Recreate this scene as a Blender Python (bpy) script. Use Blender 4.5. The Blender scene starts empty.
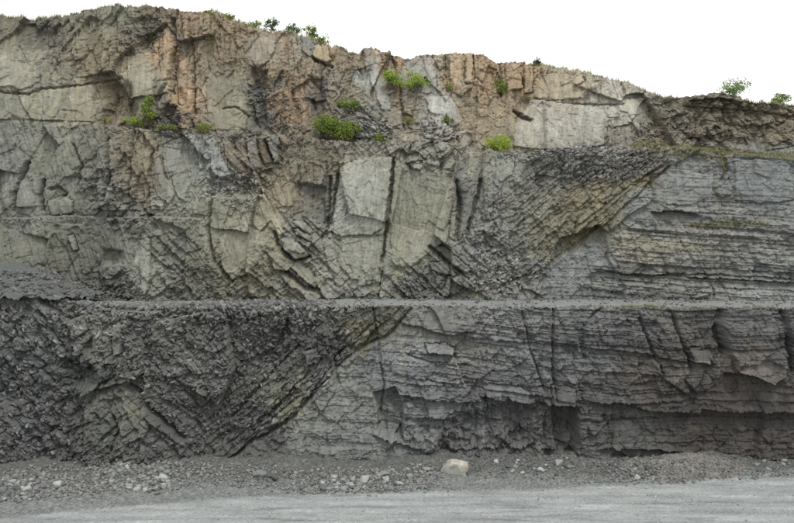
import bpy, bmesh, math, random
import numpy as np
from mathutils import Vector, Matrix

random.seed(7)
RNG = np.random.default_rng(11)
scene = bpy.context.scene
COL = scene.collection

# ------------------------------------------------------------------ camera
F = 762.0                      # focal length in photo pixels (794 wide)
CX, CY = 397.0, 261.5
CAM_Z = 21.0
PITCH = math.radians(-2.0)
cam_d = bpy.data.cameras.new('camera')
cam_d.sensor_width = 36.0
cam_d.lens = 36.0 * F / 794.0
cam_d.clip_start = 0.5
cam_d.clip_end = 5000
cam = bpy.data.objects.new('camera', cam_d)
COL.objects.link(cam)
cam.location = (0, 0, CAM_Z)
cam.rotation_euler = (math.pi / 2 + PITCH, 0, 0)
scene.camera = cam

# ------------------------------------------------------------------ world: bright overcast
SUN_EL, SUN_AZ = math.radians(62), math.radians(28)     # high, behind the camera and to its right
world = bpy.data.worlds.new('World')
scene.world = world
world.use_nodes = True
wn, wl = world.node_tree.nodes, world.node_tree.links
wn.clear()
w_out = wn.new('ShaderNodeOutputWorld')
w_bg = wn.new('ShaderNodeBackground')
w_sky = wn.new('ShaderNodeTexSky')
w_sky.sky_type = 'NISHITA'
w_sky.sun_disc = False
w_sky.sun_elevation = SUN_EL
w_sky.sun_rotation = math.pi - SUN_AZ
w_sky.dust_density = 4.0
w_mix = wn.new('ShaderNodeMix')
w_mix.data_type = 'RGBA'
w_mix.inputs['Factor'].default_value = 0.9               # closed cloud layer
w_mix.inputs[7].default_value = (11.9, 11.9, 11.9, 1)
wl.new(w_sky.outputs['Color'], w_mix.inputs[6])
wl.new(w_mix.outputs[2], w_bg.inputs['Color'])
w_bg.inputs['Strength'].default_value = 0.1
wl.new(w_bg.outputs['Background'], w_out.inputs['Surface'])

sun_d = bpy.data.lights.new('sun', 'SUN')
sun_d.energy = 1.5
sun_d.angle = math.radians(14)
sun_d.color = (1.0, 0.97, 0.92)
sun = bpy.data.objects.new('sun', sun_d)
COL.objects.link(sun)
sdir = Vector((math.sin(SUN_AZ) * math.cos(SUN_EL), -math.cos(SUN_AZ) * math.cos(SUN_EL), math.sin(SUN_EL)))
sun.rotation_euler = sdir.to_track_quat('Z', 'Y').to_euler()
sun.location = (30, -40, 90)

vs = scene.view_settings
vs.view_transform = 'Standard'
vs.look = 'None'
vs.exposure = 0.3
vs.gamma = 1.0
vs.use_curve_mapping = False

# ------------------------------------------------------------------ helpers: numbers
def lin(c):
    c = np.asarray(c, dtype=np.float64) / 255.0
    return np.where(c <= 0.04045, c / 12.92, ((c + 0.055) / 1.055) ** 2.4)

M32 = np.uint32
def hsh(ix, iy, seed):
    h = ix.astype(np.int32).view(M32) * M32(374761393) + iy.astype(np.int32).view(M32) * M32(668265263) + M32((seed * 2246822519) & 0xffffffff)
    h = (h ^ (h >> M32(13))) * M32(1274126177)
    h = (h ^ (h >> M32(15))) * M32(2246822519)
    return h ^ (h >> M32(16))
def rnd(h, k=0):
    if k:
        h = (h + M32((k * 0x9E3779B9) & 0xffffffff)) * M32(2654435761)
        h = (h ^ (h >> M32(15))) * M32(1274126177)
        h = h ^ (h >> M32(16))
    return (h.astype(np.float32) / np.float32(4294967296.0))

def noise(x, y, seed):
    x, y = np.asarray(x, np.float32), np.asarray(y, np.float32)
    ix, iy = np.floor(x), np.floor(y)
    fx, fy = (x - ix).astype(np.float32), (y - iy).astype(np.float32)
    ux, uy = fx * fx * fx * (fx * (fx * 6 - 15) + 10), fy * fy * fy * (fy * (fy * 6 - 15) + 10)
    def g(dx, dy):
        a = rnd(hsh(ix + dx, iy + dy, seed)) * np.float32(6.2831853)
        return np.cos(a) * (fx - dx) + np.sin(a) * (fy - dy)
    n0 = g(0, 0) * (1 - ux) + g(1, 0) * ux
    n1 = g(0, 1) * (1 - ux) + g(1, 1) * ux
    return (n0 * (1 - uy) + n1 * uy) * 1.4
def fbm(x, y, seed, oct=4, gain=0.5):
    r, a = 0, 1.0
    for o in range(oct):
        r = r + a * noise(x, y, seed + o * 17)
        x, y, a = x * 2.03 + 3.1, y * 2.03 + 1.7, a * gain
    return r

def facets(x, y, seed, ko=0.12, kt=0.3, bx=0.0, by=0.0):
    """broken rock: jittered cells, each with its own offset and tilt. returns relief in cell units, random per cell, edge distance"""
    x, y = np.asarray(x, np.float32), np.asarray(y, np.float32)
    ix, iy = np.floor(x), np.floor(y)
    best = np.full(x.shape, 9.0, np.float32); second = best.copy()
    bh = np.zeros(x.shape, M32); bdx = np.zeros(x.shape, np.float32); bdy = bdx.copy()
    for dx in (-1, 0, 1):
        for dy in (-1, 0, 1):
            h = hsh(ix + dx, iy + dy, seed)
            ex = (x - (ix + dx + 0.08 + 0.84 * rnd(h))).astype(np.float32)
            ey = (y - (iy + dy + 0.08 + 0.84 * rnd(h, 1))).astype(np.float32)
            d = ex * ex + ey * ey
            cl = d < best
            second = np.where(cl, best, np.minimum(second, d))
            best = np.where(cl, d, best)
            bh = np.where(cl, h, bh); bdx = np.where(cl, ex, bdx); bdy = np.where(cl, ey, bdy)
    off = rnd(bh, 2) * 2 - 1
    gx = rnd(bh, 3) * 2 - 1 + bx
    gy = rnd(bh, 4) * 2 - 1 + by
    r = ko * off + kt * (gx * bdx + gy * bdy)
    return r, rnd(bh, 5), np.sqrt(second) - np.sqrt(best)

def beds(u, w, th, ln, seed, lean=0.5):
    """layered rock: u along the layers, w across them (metres). returns relief in units of th, layer number, random per block, position in layer"""
    wv = w / th
    wv = wv + 0.3 * np.sin(wv * 1.7 + seed) + 0.22 * np.sin(wv * 0.73 + seed * 2.1)
    k = np.floor(wv); t = (wv - k).astype(np.float32)
    hk = hsh(k, np.zeros_like(k), seed)
    ub = u / (ln * (0.6 + 0.9 * rnd(hk, 1))) + rnd(hk, 2) * 50
    ub = ub + 0.25 * noise(ub * 1.3, k * 3.7, seed + 5)
    b = np.floor(ub); tb = (ub - b).astype(np.float32)
    hb = hsh(k, b, seed + 3)
    r = (rnd(hk, 3) - 0.5) * 0.5 + (rnd(hb) - 0.5) * 0.8 + lean * (0.5 - t)
    r = r + (rnd(hb, 1) - 0.5) * 0.5 * (tb - 0.5)
    r = r - 0.45 * np.exp(-t / 0.07) - 0.25 * np.exp(-np.minimum(tb, 1 - tb) * ln / th / 0.12)
    return r, k, rnd(hb, 4), t

def sstep(a, b, x):
    t = np.clip((x - a) / (b - a), 0, 1)
    return t * t * (3 - 2 * t)

def unproj(px, py, Y):
    a, b = (px - CX) / F, (py - CY) / F
    c, s = math.cos(PITCH), math.sin(PITCH)
    dy, dz = c + b * s, s - b * c
    t = Y / dy
    return a * t, Y + 0 * a, CAM_Z + dz * t
def proj(X, Y, Z):
    c, s = math.cos(PITCH), math.sin(PITCH)
    z = Z - CAM_Z
    fw, up = Y * c + z * s, -Y * s + z * c
    return CX + F * X / fw, CY - F * up / fw

def poly_sdf(px, py, pts):
    pts = np.asarray(pts, float)
    d = np.full(px.shape, 1e9); inside = np.zeros(px.shape, bool)
    n = len(pts)
    for i in range(n):
        ax, ay = pts[i]; bx, by = pts[(i + 1) % n]
        ex, ey = bx - ax, by - ay
        t = np.clip(((px - ax) * ex + (py - ay) * ey) / (ex * ex + ey * ey + 1e-9), 0, 1)
        d = np.minimum(d, np.hypot(px - ax - t * ex, py - ay - t * ey))
        c = ((ay > py) != (by > py)) & (px < (bx - ax) * (py - ay) / (by - ay + 1e-12) + ax)
        inside ^= c
    return np.where(inside, -d, d)
def line_dist(px, py, pts):
    d = np.full(px.shape, 1e9)
    for (ax, ay), (bx, by) in zip(pts[:-1], pts[1:]):
        ex, ey = bx - ax, by - ay
        t = np.clip(((px - ax) * ex + (py - ay) * ey) / (ex * ex + ey * ey + 1e-9), 0, 1)
        d = np.minimum(d, np.hypot(px - ax - t * ex, py - ay - t * ey))
    return d
def ln(pts):
    p = np.asarray(pts, float)
    return lambda x: np.interp(x, p[:, 0], p[:, 1])

# ------------------------------------------------------------------ helpers: objects
def make_mesh(name, V, quads=None, tris=None, col=None, mat=None, parent=None, smooth=False):
    me = bpy.data.meshes.new(name)
    V = np.asarray(V, np.float32)
    nq = 0 if quads is None else len(quads); nt = 0 if tris is None else len(tris)
    me.vertices.add(len(V)); me.vertices.foreach_set('co', V.ravel())
    idx = []; st = []
    if nq: idx.append(np.asarray(quads, np.int32).ravel()); st.append(np.arange(nq) * 4)
    if nt: idx.append(np.asarray(tris, np.int32).ravel()); st.append(nq * 4 + np.arange(nt) * 3)
    idx = np.concatenate(idx); st = np.concatenate(st).astype(np.int32)
    me.loops.add(len(idx)); me.loops.foreach_set('vertex_index', idx)
    me.polygons.add(nq + nt); me.polygons.foreach_set('loop_start', st)
    if smooth: me.polygons.foreach_set('use_smooth', np.ones(nq + nt, bool))
    if col is not None:
        c4 = np.ones((len(V), 4), np.float32); c4[:, :3] = col
        at = me.attributes.new('col', 'FLOAT_COLOR', 'POINT')
        at.data.foreach_set('color', c4.ravel())
    me.update(calc_edges=True)
    if mat: me.materials.append(mat)
    ob = bpy.data.objects.new(name, me)
    COL.objects.link(ob)
    if parent: ob.parent = parent
    return ob
def grid_quads(nr, nc):
    i = np.arange(nr * nc).reshape(nr, nc)
    return np.stack([i[:-1, :-1], i[:-1, 1:], i[1:, 1:], i[1:, :-1]], -1).reshape(-1, 4)
def sub_mesh(name, V, quads, col, mat, parent=None, skirt=0.0, smooth=False):
    used, inv = np.unique(quads.ravel(), return_inverse=True)
    q = inv.reshape(-1, 4); v = V[used]; c = col[used]
    if skirt:
        a = q[:, [0, 1, 2, 3]].ravel(); b = q[:, [1, 2, 3, 0]].ravel()
        N = len(v); key = a.astype(np.int64) * N + b; rev = b.astype(np.int64) * N + a
        bd = ~np.isin(rev, key)
        a, b = a[bd], b[bd]
        bu = np.unique(np.concatenate([a, b]))
        mp = np.zeros(N, np.int64); mp[bu] = N + np.arange(len(bu))
        v = np.concatenate([v, v[bu] + np.array([0, skirt, 0])]); c = np.concatenate([c, c[bu]])
        q = np.concatenate([q, np.stack([b, a, mp[a], mp[b]], -1)])
    return make_mesh(name, v, quads=q, col=c, mat=mat, parent=parent, smooth=smooth)
def tag(o, label=None, cat=None, group=None, kind=None):
    if label: o['label'] = label
    if cat: o['category'] = cat
    if group: o['group'] = group
    if kind: o['kind'] = kind
    return o
def empty(name, loc):
    o = bpy.data.objects.new(name, None); COL.objects.link(o); o.location = loc
    o.empty_display_size = 0.3
    return o

# ------------------------------------------------------------------ materials
def new_mat(name):
    m = bpy.data.materials.new(name); m.use_nodes = True
    nt = m.node_tree; nt.nodes.clear()
    out = nt.nodes.new('ShaderNodeOutputMaterial'); p = nt.nodes.new('ShaderNodeBsdfPrincipled')
    nt.links.new(p.outputs[0], out.inputs[0])
    p.inputs['Roughness'].default_value = 0.9
    p.inputs['Specular IOR Level'].default_value = 0.2
    return m, nt.nodes, nt.links, p, out
def math_node(n, l, op, a, b=None):
    m = n.new('ShaderNodeMath'); m.operation = op
    for i, v in enumerate((a, b)):
        if v is None: continue
        if isinstance(v, (int, float)): m.inputs[i].default_value = v
        else: l.new(v, m.inputs[i])
    return m.outputs[0]
def tex_noise(n, l, vec, scale, detail=5, rough=0.6):
    t = n.new('ShaderNodeTexNoise'); t.inputs['Scale'].default_value = scale
    t.inputs['Detail'].default_value = detail; t.inputs['Roughness'].default_value = rough
    l.new(vec, t.inputs['Vector']); return t.outputs[0]
def grain_mat(name, base=None, streak=0.0, var=0.25, bump=0.05, scales=(1.3, 9.0), per_object=0.0, rough=0.9, bstr=0.6):
    """colour from the mesh's own 'col' attribute (or one base colour), broken up by two sizes of grain, with fine relief"""
    m, n, l, p, out = new_mat(name)
    geo = n.new('ShaderNodeNewGeometry')
    pos = geo.outputs['Position']
    a = tex_noise(n, l, pos, scales[0], 6, 0.65); b = tex_noise(n, l, pos, scales[1], 5, 0.7)
    f = math_node(n, l, 'ADD', math_node(n, l, 'MULTIPLY', a, var * 1.6), math_node(n, l, 'MULTIPLY', b, var * 2.2))
    f = math_node(n, l, 'ADD', f, 1.0 - var * 1.9)
    if streak:
        mp = n.new('ShaderNodeMapping'); mp.inputs['Scale'].default_value = (1.8, 1.8, .22); l.new(pos, mp.inputs['Vector'])
        f = math_node(n, l, 'ADD', f, math_node(n, l, 'MULTIPLY', math_node(n, l, 'SUBTRACT', tex_noise(n, l, mp.outputs[0], 1.0, 7, .7), .5), streak))
    if per_object:
        oi = n.new('ShaderNodeObjectInfo')
        f = math_node(n, l, 'MULTIPLY', f, math_node(n, l, 'ADD', math_node(n, l, 'MULTIPLY', oi.outputs['Random'], per_object), 1 - per_object / 2))
    if base is None:
        at = n.new('ShaderNodeAttribute'); at.attribute_name = 'col'; c = at.outputs['Color']
    else:
        rgb = n.new('ShaderNodeRGB'); rgb.outputs[0].default_value = (*base, 1); c = rgb.outputs[0]
    vm = n.new('ShaderNodeVectorMath'); vm.operation = 'SCALE'
    l.new(c, vm.inputs[0]); l.new(f, vm.inputs['Scale'])
    l.new(vm.outputs[0], p.inputs['Base Color'])
    bp = n.new('ShaderNodeBump'); bp.inputs['Strength'].default_value = bstr; bp.inputs['Distance'].default_value = bump
    l.new(math_node(n, l, 'ADD', a, b), bp.inputs['Height']); l.new(bp.outputs[0], p.inputs['Normal'])
    p.inputs['Roughness'].default_value = rough
    return m
M_ROCK = grain_mat('fractured_rock', var=0.42, bump=0.06, scales=(1.8, 9.0), bstr=0.7, streak=.7)
M_GROUND = grain_mat('crushed_stone', var=0.24, bump=0.05, scales=(2.5, 12.0), bstr=0.8)
M_FLAKE = grain_mat('rock_flakes', var=0.2, bump=0.03, scales=(2.0, 11.0))
M_TURF = grain_mat('turf', base=tuple(lin((112, 112, 72))), var=0.3, bump=0.06, scales=(1.2, 9.0))
STONE_MATS = [grain_mat('stone_' + k, base=tuple(lin(c) * 1.25), var=0.22, bump=0.03, scales=(2.2, 11.0), per_object=0.5)
              for k, c in (('grey', (106, 108, 106)), ('dark', (78, 80, 80)), ('pale', (130, 132, 129)))]
M_WHITE = grain_mat('stone_white', base=tuple(lin((156, 158, 158))), var=0.12, bump=0.03, scales=(2.0, 9.0))

def leaf_mat():
    m, n, l, p, out = new_mat('leaves')
    at = n.new('ShaderNodeAttribute'); at.attribute_name = 'col'
    l.new(at.outputs['Color'], p.inputs['Base Color'])
    tr = n.new('ShaderNodeBsdfTranslucent'); l.new(at.outputs['Color'], tr.inputs['Color'])
    mx = n.new('ShaderNodeMixShader'); mx.inputs[0].default_value = 0.35
    l.new(p.outputs[0], mx.inputs[1]); l.new(tr.outputs[0], mx.inputs[2]); l.new(mx.outputs[0], out.inputs[0])
    p.inputs['Roughness'].default_value = 0.6
    return m
M_LEAF = leaf_mat()
M_BARK = grain_mat('bark', base=tuple(lin((96, 84, 70))), var=0.25, bump=0.02)

# ================================================================== THE ROCK FACES
# outlines in photo pixels, given their own depth below
SKY = ln([(-140, 22), (-60, 20), (0, 17), (25, 18.5), (50, 16), (75, 13.5), (88, 9.5), (110, 7.5), (130, 7), (145, 5.5), (160, 7.5), (172, 8), (185, 12), (200, 14),
          (225, 18), (245, 25), (265, 31), (290, 32), (315, 40), (330, 45), (345, 49), (358, 52), (362, 48.5), (376, 48), (384, 52), (398, 54), (403, 58), (425, 55), (450, 53),
          (470, 52), (482, 55), (495, 63), (520, 61.5), (535, 64), (550, 66), (575, 71.5), (600, 76), (630, 84), (648, 91), (659, 96.5), (675, 97), (690, 97), (705, 94.5), (722, 93.5),
          (735, 97), (750, 102), (765, 103), (794, 106), (860, 108), (940, 112)])
UB = ln([(-140, 121), (0, 121), (50, 122), (100, 124), (150, 130), (200, 135), (250, 134), (300, 136), (330, 141), (370, 142), (400, 140), (440, 140),
         (480, 147), (500, 152), (530, 152), (560, 150), (590, 148), (610, 146), (640, 145), (680, 148), (720, 151), (760, 156), (794, 160), (940, 168)])
LB = ln([(-140, 290), (0, 292), (35, 296), (70, 303), (100, 308), (200, 308), (300, 307.5), (380, 306), (420, 306), (500, 308), (794, 308.5), (940, 308)])
LBASE = 486.0
FAULT_L = [(150, 515), (215, 468), (290, 420), (335, 370), (360, 350), (390, 335), (418, 300)]
FAULT_M = [(440, 302), (456, 297), (503, 286), (545, 268), (590, 235), (625, 205), (645, 188), (668, 167), (700, 150), (720, 140)]
FAULT_U = [(690, 168), (712, 152), (740, 128), (772, 102), (800, 80)]

PX0, PX1, STEP = -110.0, 905.0, 0.7
NC = int((PX1 - PX0) / STEP) + 1
PXC = np.linspace(PX0, PX1, NC)

# structure of the rock, by place: amounts of (tall blocks, blocks, fragments, plates leaning right-down, plates leaning right-up, level beds)
ZT = {'COL': (.75, .12, .4, 0, 0, 0), 'SMO': (.2, .1, .13, 0, 0, 0), 'RUB': (.3, .55, .95, .4, 0, 0), 'BLK': (.6, .8, .7, 0, 0, 0),
      'DR': (.1, .3, .6, 1.0, 0, 0), 'FL': (.1, .3, .7, 0, 1.0, 0), 'BED': (.1, .35, .5, 0, 0, 1.0), 'BSM': (.12, .2, .3, 0, 0, .4)}
ZONES = [(0, 30, 'SMO'), (45, 35, 'COL'), (20, 72, 'SMO'), (85, 30, 'COL'), (85, 62, 'COL'), (112, 22, 'SMO'), (138, 32, 'RUB'), (140, 80, 'SMO'), (15, 105, 'SMO'), (50, 105, 'SMO'),
         (80, 105, 'SMO'), (112, 100, 'COL'), (168, 45, 'COL'), (185, 90, 'COL'), (170, 116, 'RUB'), (158, 92, 'SMO'), (210, 40, 'COL'), (235, 35, 'COL'), (215, 90, 'SMO'), (232, 115, 'SMO'),
         (242, 70, 'COL'), (262, 50, 'SMO'), (258, 95, 'RUB'), (285, 75, 'COL'), (288, 112, 'COL'), (300, 50, 'COL'), (322, 52, 'SMO'), (316, 95, 'COL'), (337, 78, 'COL'), (372, 80, 'SMO'),
         (352, 75, 'COL'), (388, 62, 'COL'), (366, 122, 'DR'), (396, 105, 'COL'), (420, 75, 'SMO'), (445, 68, 'COL'), (468, 70, 'COL'), (488, 80, 'COL'), (442, 108, 'SMO'), (472, 112, 'COL'),
         (492, 125, 'SMO'), (510, 76, 'COL'), (530, 80, 'COL'), (540, 125, 'SMO'), (560, 85, 'SMO'), (590, 85, 'COL'), (590, 122, 'SMO'), (612, 100, 'SMO'), (570, 142, 'SMO'), (645, 110, 'SMO'),
         (665, 115, 'BLK'), (700, 118, 'BLK'), (740, 118, 'BLK'), (785, 125, 'BLK'), (655, 138, 'RUB'), (622, 135, 'COL'), (900, 120, 'BED'), (-100, 60, 'COL'),
         (10, 150, 'SMO'), (50, 160, 'SMO'), (90, 150, 'SMO'), (20, 192, 'SMO'), (62, 195, 'SMO'), (105, 180, 'BLK'), (142, 160, 'COL'), (178, 165, 'SMO'), (120, 205, 'BLK'), (25, 250, 'SMO'), (62, 272, 'SMO'),
         (102, 248, 'SMO'), (20, 282, 'SMO'), (115, 287, 'RUB'), (145, 265, 'SMO'), (172, 255, 'DR'), (190, 282, 'RUB'), (-100, 200, 'BLK'),
         (212, 160, 'COL'), (240, 155, 'DR'), (268, 150, 'DR'), (235, 186, 'RUB'), (262, 185, 'RUB'), (225, 205, 'SMO'), (238, 250, 'SMO'), (215, 285, 'RUB'), (262, 215, 'SMO'), (285, 192, 'SMO'), (300, 160, 'COL'),
         (322, 160, 'COL'), (312, 200, 'COL'), (300, 232, 'DR'), (262, 270, 'DR'), (295, 275, 'DR'), (330, 285, 'DR'), (360, 190, 'SMO'), (365, 250, 'SMO'), (355, 285, 'BLK'), (334, 205, 'COL'),
         (400, 180, 'SMO'), (420, 160, 'BLK'), (430, 200, 'SMO'), (425, 240, 'SMO'), (405, 235, 'SMO'), (440, 262, 'DR'), (415, 288, 'DR'), (462, 262, 'DR'), (470, 205, 'COL'), (500, 168, 'SMO'),
         (492, 215, 'BLK'), (485, 255, 'RUB'), (505, 272, 'RUB'), (530, 210, 'FL'), (545, 170, 'FL'), (562, 160, 'RUB'), (592, 166, 'FL'), (632, 163, 'FL'), (560, 230, 'FL'), (592, 208, 'FL'), (530, 258, 'FL'), (605, 188, 'FL'), (642, 180, 'FL'),
         (570, 283, 'BSM'), (590, 262, 'BSM'), (680, 182, 'BSM'), (642, 205, 'BSM'), (702, 192, 'BSM'), (762, 180, 'BSM'), (785, 165, 'BSM'), (722, 215, 'BED'), (642, 250, 'BED'), (702, 250, 'BED'), (762, 250, 'BED'),
         (642, 285, 'BED'), (702, 285, 'BED'), (772, 285, 'BED'), (605, 290, 'BED'), (900, 230, 'BED'),
         (20, 320, 'DR'), (60, 330, 'RUB'), (20, 362, 'DR'), (20, 420, 'DR'), (62, 432, 'RUB'), (100, 335, 'BLK'), (82, 370, 'BLK'), (142, 345, 'RUB'), (140, 408, 'DR'), (102, 432, 'RUB'), (182, 355, 'RUB'), (180, 425, 'DR'),
         (222, 322, 'RUB'), (240, 362, 'RUB'), (222, 415, 'FL'), (282, 342, 'RUB'), (262, 400, 'FL'), (292, 402, 'FL'), (262, 440, 'FL'), (312, 370, 'FL'), (332, 340, 'RUB'), (360, 338, 'FL'), (385, 318, 'FL'), (-100, 400, 'DR'),
         (342, 402, 'BSM'), (312, 442, 'BSM'), (382, 362, 'BSM'), (352, 452, 'BSM'), (422, 330, 'BSM'), (422, 360, 'BED'), (432, 402, 'BED'), (472, 350, 'BED'), (502, 340, 'BED'), (522, 380, 'BED'), (470, 430, 'BLK'), (540, 435, 'BLK'),
         (582, 350, 'BED'), (622, 330, 'BED'), (602, 400, 'BED'), (652, 380, 'BED'), (642, 435, 'BSM'), (702, 340, 'BED'), (722, 390, 'BSM'), (752, 330, 'BED'), (702, 435, 'BSM'), (782, 422, 'BSM'), (782, 345, 'BED'), (900, 380, 'BED')]
ROCK_COL = [(10, 30, 98, 94, 82), (10, 70, 120, 118, 108), (45, 35, 88, 86, 80), (40, 70, 118, 116, 104), (80, 25, 105, 102, 88), (85, 60, 110, 97, 80), (105, 20, 112, 112, 98), (115, 55, 114, 102, 84), (140, 30, 92, 88, 80),
            (140, 80, 132, 128, 112), (20, 105, 112, 112, 104), (50, 105, 118, 118, 108), (80, 105, 120, 116, 100), (110, 100, 92, 78, 62), (166, 50, 152, 117, 90), (177, 40, 92, 86, 82), (185, 95, 152, 115, 88), (190, 30, 134, 104, 82),
            (170, 116, 80, 78, 74), (160, 90, 122, 120, 108), (210, 40, 120, 104, 82), (235, 30, 126, 102, 80), (215, 90, 112, 110, 96), (230, 115, 118, 114, 98), (240, 70, 118, 102, 82), (262, 50, 128, 118, 108), (258, 95, 88, 88, 88),
            (262, 120, 86, 86, 86), (280, 75, 124, 104, 82), (285, 110, 128, 98, 76), (300, 90, 132, 100, 76), (292, 40, 136, 112, 90), (306, 42, 118, 118, 114), (322, 50, 146, 121, 96), (315, 95, 84, 84, 84), (335, 75, 112, 108, 102),
            (345, 90, 120, 108, 92), (340, 60, 128, 106, 84), (372, 80, 132, 136, 138), (388, 62, 142, 112, 88), (352, 70, 130, 112, 90), (370, 120, 104, 104, 102), (395, 100, 114, 98, 82), (400, 120, 112, 104, 94),
            (420, 75, 124, 124, 124), (440, 65, 136, 120, 102), (460, 70, 156, 122, 92), (480, 65, 152, 118, 90), (490, 85, 144, 112, 86), (442, 108, 138, 140, 142), (470, 110, 126, 110, 90), (490, 120, 128, 110, 90), (510, 75, 152, 118, 90),
            (530, 80, 144, 114, 88), (500, 140, 118, 108, 92), (510, 105, 124, 104, 84), (540, 120, 142, 140, 134), (560, 85, 138, 124, 104), (580, 80, 142, 132, 116), (590, 120, 138, 138, 136), (610, 100, 140, 138, 132), (570, 140, 128, 126, 120),
            (640, 110, 124, 122, 114), (660, 115, 98, 92, 82), (700, 115, 98, 90, 78), (740, 115, 98, 88, 76), (780, 125, 102, 92, 78), (650, 140, 104, 96, 84), (620, 135, 116, 112, 106),
            (10, 150, 106, 106, 100), (50, 160, 108, 108, 98), (90, 150, 100, 98, 90), (20, 190, 108, 108, 102), (60, 195, 104, 104, 96), (100, 180, 98, 98, 92), (142, 150, 118, 104, 84), (142, 180, 112, 100, 84), (175, 160, 112, 110, 104),
            (185, 190, 114, 114, 106), (120, 210, 98, 98, 92), (20, 250, 100, 100, 90), (60, 270, 92, 92, 84), (100, 245, 96, 96, 88), (20, 280, 98, 100, 90), (110, 285, 84, 84, 80), (145, 265, 120, 120, 112), (170, 250, 92, 92, 84), (190, 280, 88, 88, 80),
            (210, 160, 118, 120, 120), (235, 155, 114, 96, 80), (265, 150, 100, 88, 76), (225, 205, 112, 110, 96), (235, 250, 114, 111, 96), (215, 280, 100, 98, 84), (260, 215, 124, 120, 104), (285, 195, 122, 108, 86), (300, 160, 110, 100, 84),
            (320, 160, 110, 98, 82), (310, 200, 98, 94, 86), (300, 235, 110, 108, 102), (260, 265, 110, 104, 86), (295, 275, 112, 108, 96), (330, 285, 118, 116, 110), (360, 190, 136, 137, 130), (365, 250, 124, 124, 114), (350, 280, 118, 118, 110), (330, 210, 106, 106, 102),
            (400, 180, 112, 110, 96), (420, 165, 112, 110, 102), (430, 200, 124, 122, 104), (425, 240, 116, 114, 102), (405, 230, 120, 117, 100), (440, 260, 100, 100, 90), (420, 285, 88, 88, 84), (470, 200, 92, 92, 88), (500, 165, 122, 122, 114),
            (490, 210, 106, 106, 104), (480, 250, 104, 104, 102), (500, 270, 104, 104, 98), (530, 210, 108, 106, 96), (540, 170, 98, 96, 92), (560, 160, 90, 88, 84), (590, 165, 82, 80, 76), (630, 165, 82, 80, 76), (560, 230, 102, 96, 78),
            (590, 212, 106, 98, 76), (600, 190, 102, 94, 76), (640, 185, 106, 96, 74), (570, 280, 100, 104, 108), (590, 260, 102, 106, 108),
            (680, 180, 108, 110, 112), (640, 205, 106, 108, 108), (700, 195, 106, 108, 108), (760, 180, 98, 102, 106), (780, 160, 100, 104, 106), (720, 215, 100, 100, 100), (640, 250, 112, 107, 97), (700, 250, 108, 106, 102), (760, 250, 106, 106, 106),
            (640, 285, 92, 92, 90), (700, 285, 92, 92, 92), (770, 285, 100, 104, 104), (600, 285, 90, 92, 92),
            (20, 310, 84, 86, 84), (60, 330, 88, 90, 88), (20, 360, 78, 80, 80), (20, 420, 84, 85, 84), (60, 430, 80, 80, 80), (100, 335, 102, 101, 91), (80, 370, 78, 80, 78), (140, 340, 84, 84, 80), (140, 405, 92, 92, 84), (100, 430, 84, 85, 79),
            (180, 350, 92, 92, 88), (180, 420, 84, 84, 82), (220, 320, 90, 90, 86), (240, 360, 88, 88, 84), (230, 420, 76, 76, 74), (280, 340, 80, 80, 78), (290, 400, 106, 105, 84), (270, 440, 82, 82, 80), (330, 345, 76, 76, 74),
            (360, 340, 106, 100, 78), (380, 320, 92, 90, 78), (340, 400, 114, 116, 112), (310, 440, 108, 110, 106), (380, 360, 108, 110, 110), (350, 450, 104, 106, 104), (420, 330, 108, 108, 104), (420, 360, 108, 110, 112), (430, 400, 104, 106, 108),
            (470, 350, 110, 107, 104), (500, 340, 106, 108, 110), (520, 380, 100, 102, 104), (470, 420, 92, 92, 94), (540, 430, 96, 96, 94), (580, 350, 96, 98, 100), (620, 330, 96, 98, 100), (600, 400, 86, 86, 86), (650, 380, 86, 80, 77),
            (640, 430, 92, 94, 92), (700, 340, 94, 92, 89), (720, 390, 80, 74, 72), (750, 330, 92, 94, 96), (745, 370, 106, 98, 92), (700, 430, 80, 75, 72), (780, 420, 80, 75, 73), (780, 340, 84, 84, 86), (480, 450, 92, 92, 92), (560, 450, 88, 88, 88)]

# coarse maps of both, looked up bilinearly
GX = np.arange(-140, 945, 5.0); GY = np.arange(-10, 500, 5.0)
ggx, ggy = np.meshgrid(GX, GY)
def idw(points, vals, power):
    px = np.array([p[0] for p in points])[:, None, None]; py = np.array([p[1] for p in points])[:, None, None]
    d = ((ggx[None] - px) ** 2 + ((ggy[None] - py) * 1.25) ** 2 + 30) ** (power / 2)
    w = 1 / d; w /= w.sum(0)
    return np.einsum('kij,kc->ijc', w, np.array(vals, float))
ZMAP = idw(ZONES, [ZT[z[2]] for z in ZONES], 4.5)
def rockc(c, sat=.62):
    r, g, b = c; r = min(r, g + .62 * (r - g) + 2)          # rust reads brown, not pink
    c = lin((r, g, b)); m = c.mean(); return m + (c - m) * sat
CMAP = idw(ROCK_COL, [rockc(c[2:]) for c in ROCK_COL], 4.0)
def lookup(mp, px, py):
    fx = np.clip((px - GX[0]) / 5.0, 0, len(GX) - 1.001); fy = np.clip((py - GY[0]) / 5.0, 0, len(GY) - 1.001)
    ix, iy = fx.astype(int), fy.astype(int); ax, ay = (fx - ix)[..., None], (fy - iy)[..., None]
    return (mp[iy, ix] * (1 - ax) + mp[iy, ix + 1] * ax) * (1 - ay) + (mp[iy + 1, ix] * (1 - ax) + mp[iy + 1, ix + 1] * ax) * ay

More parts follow.
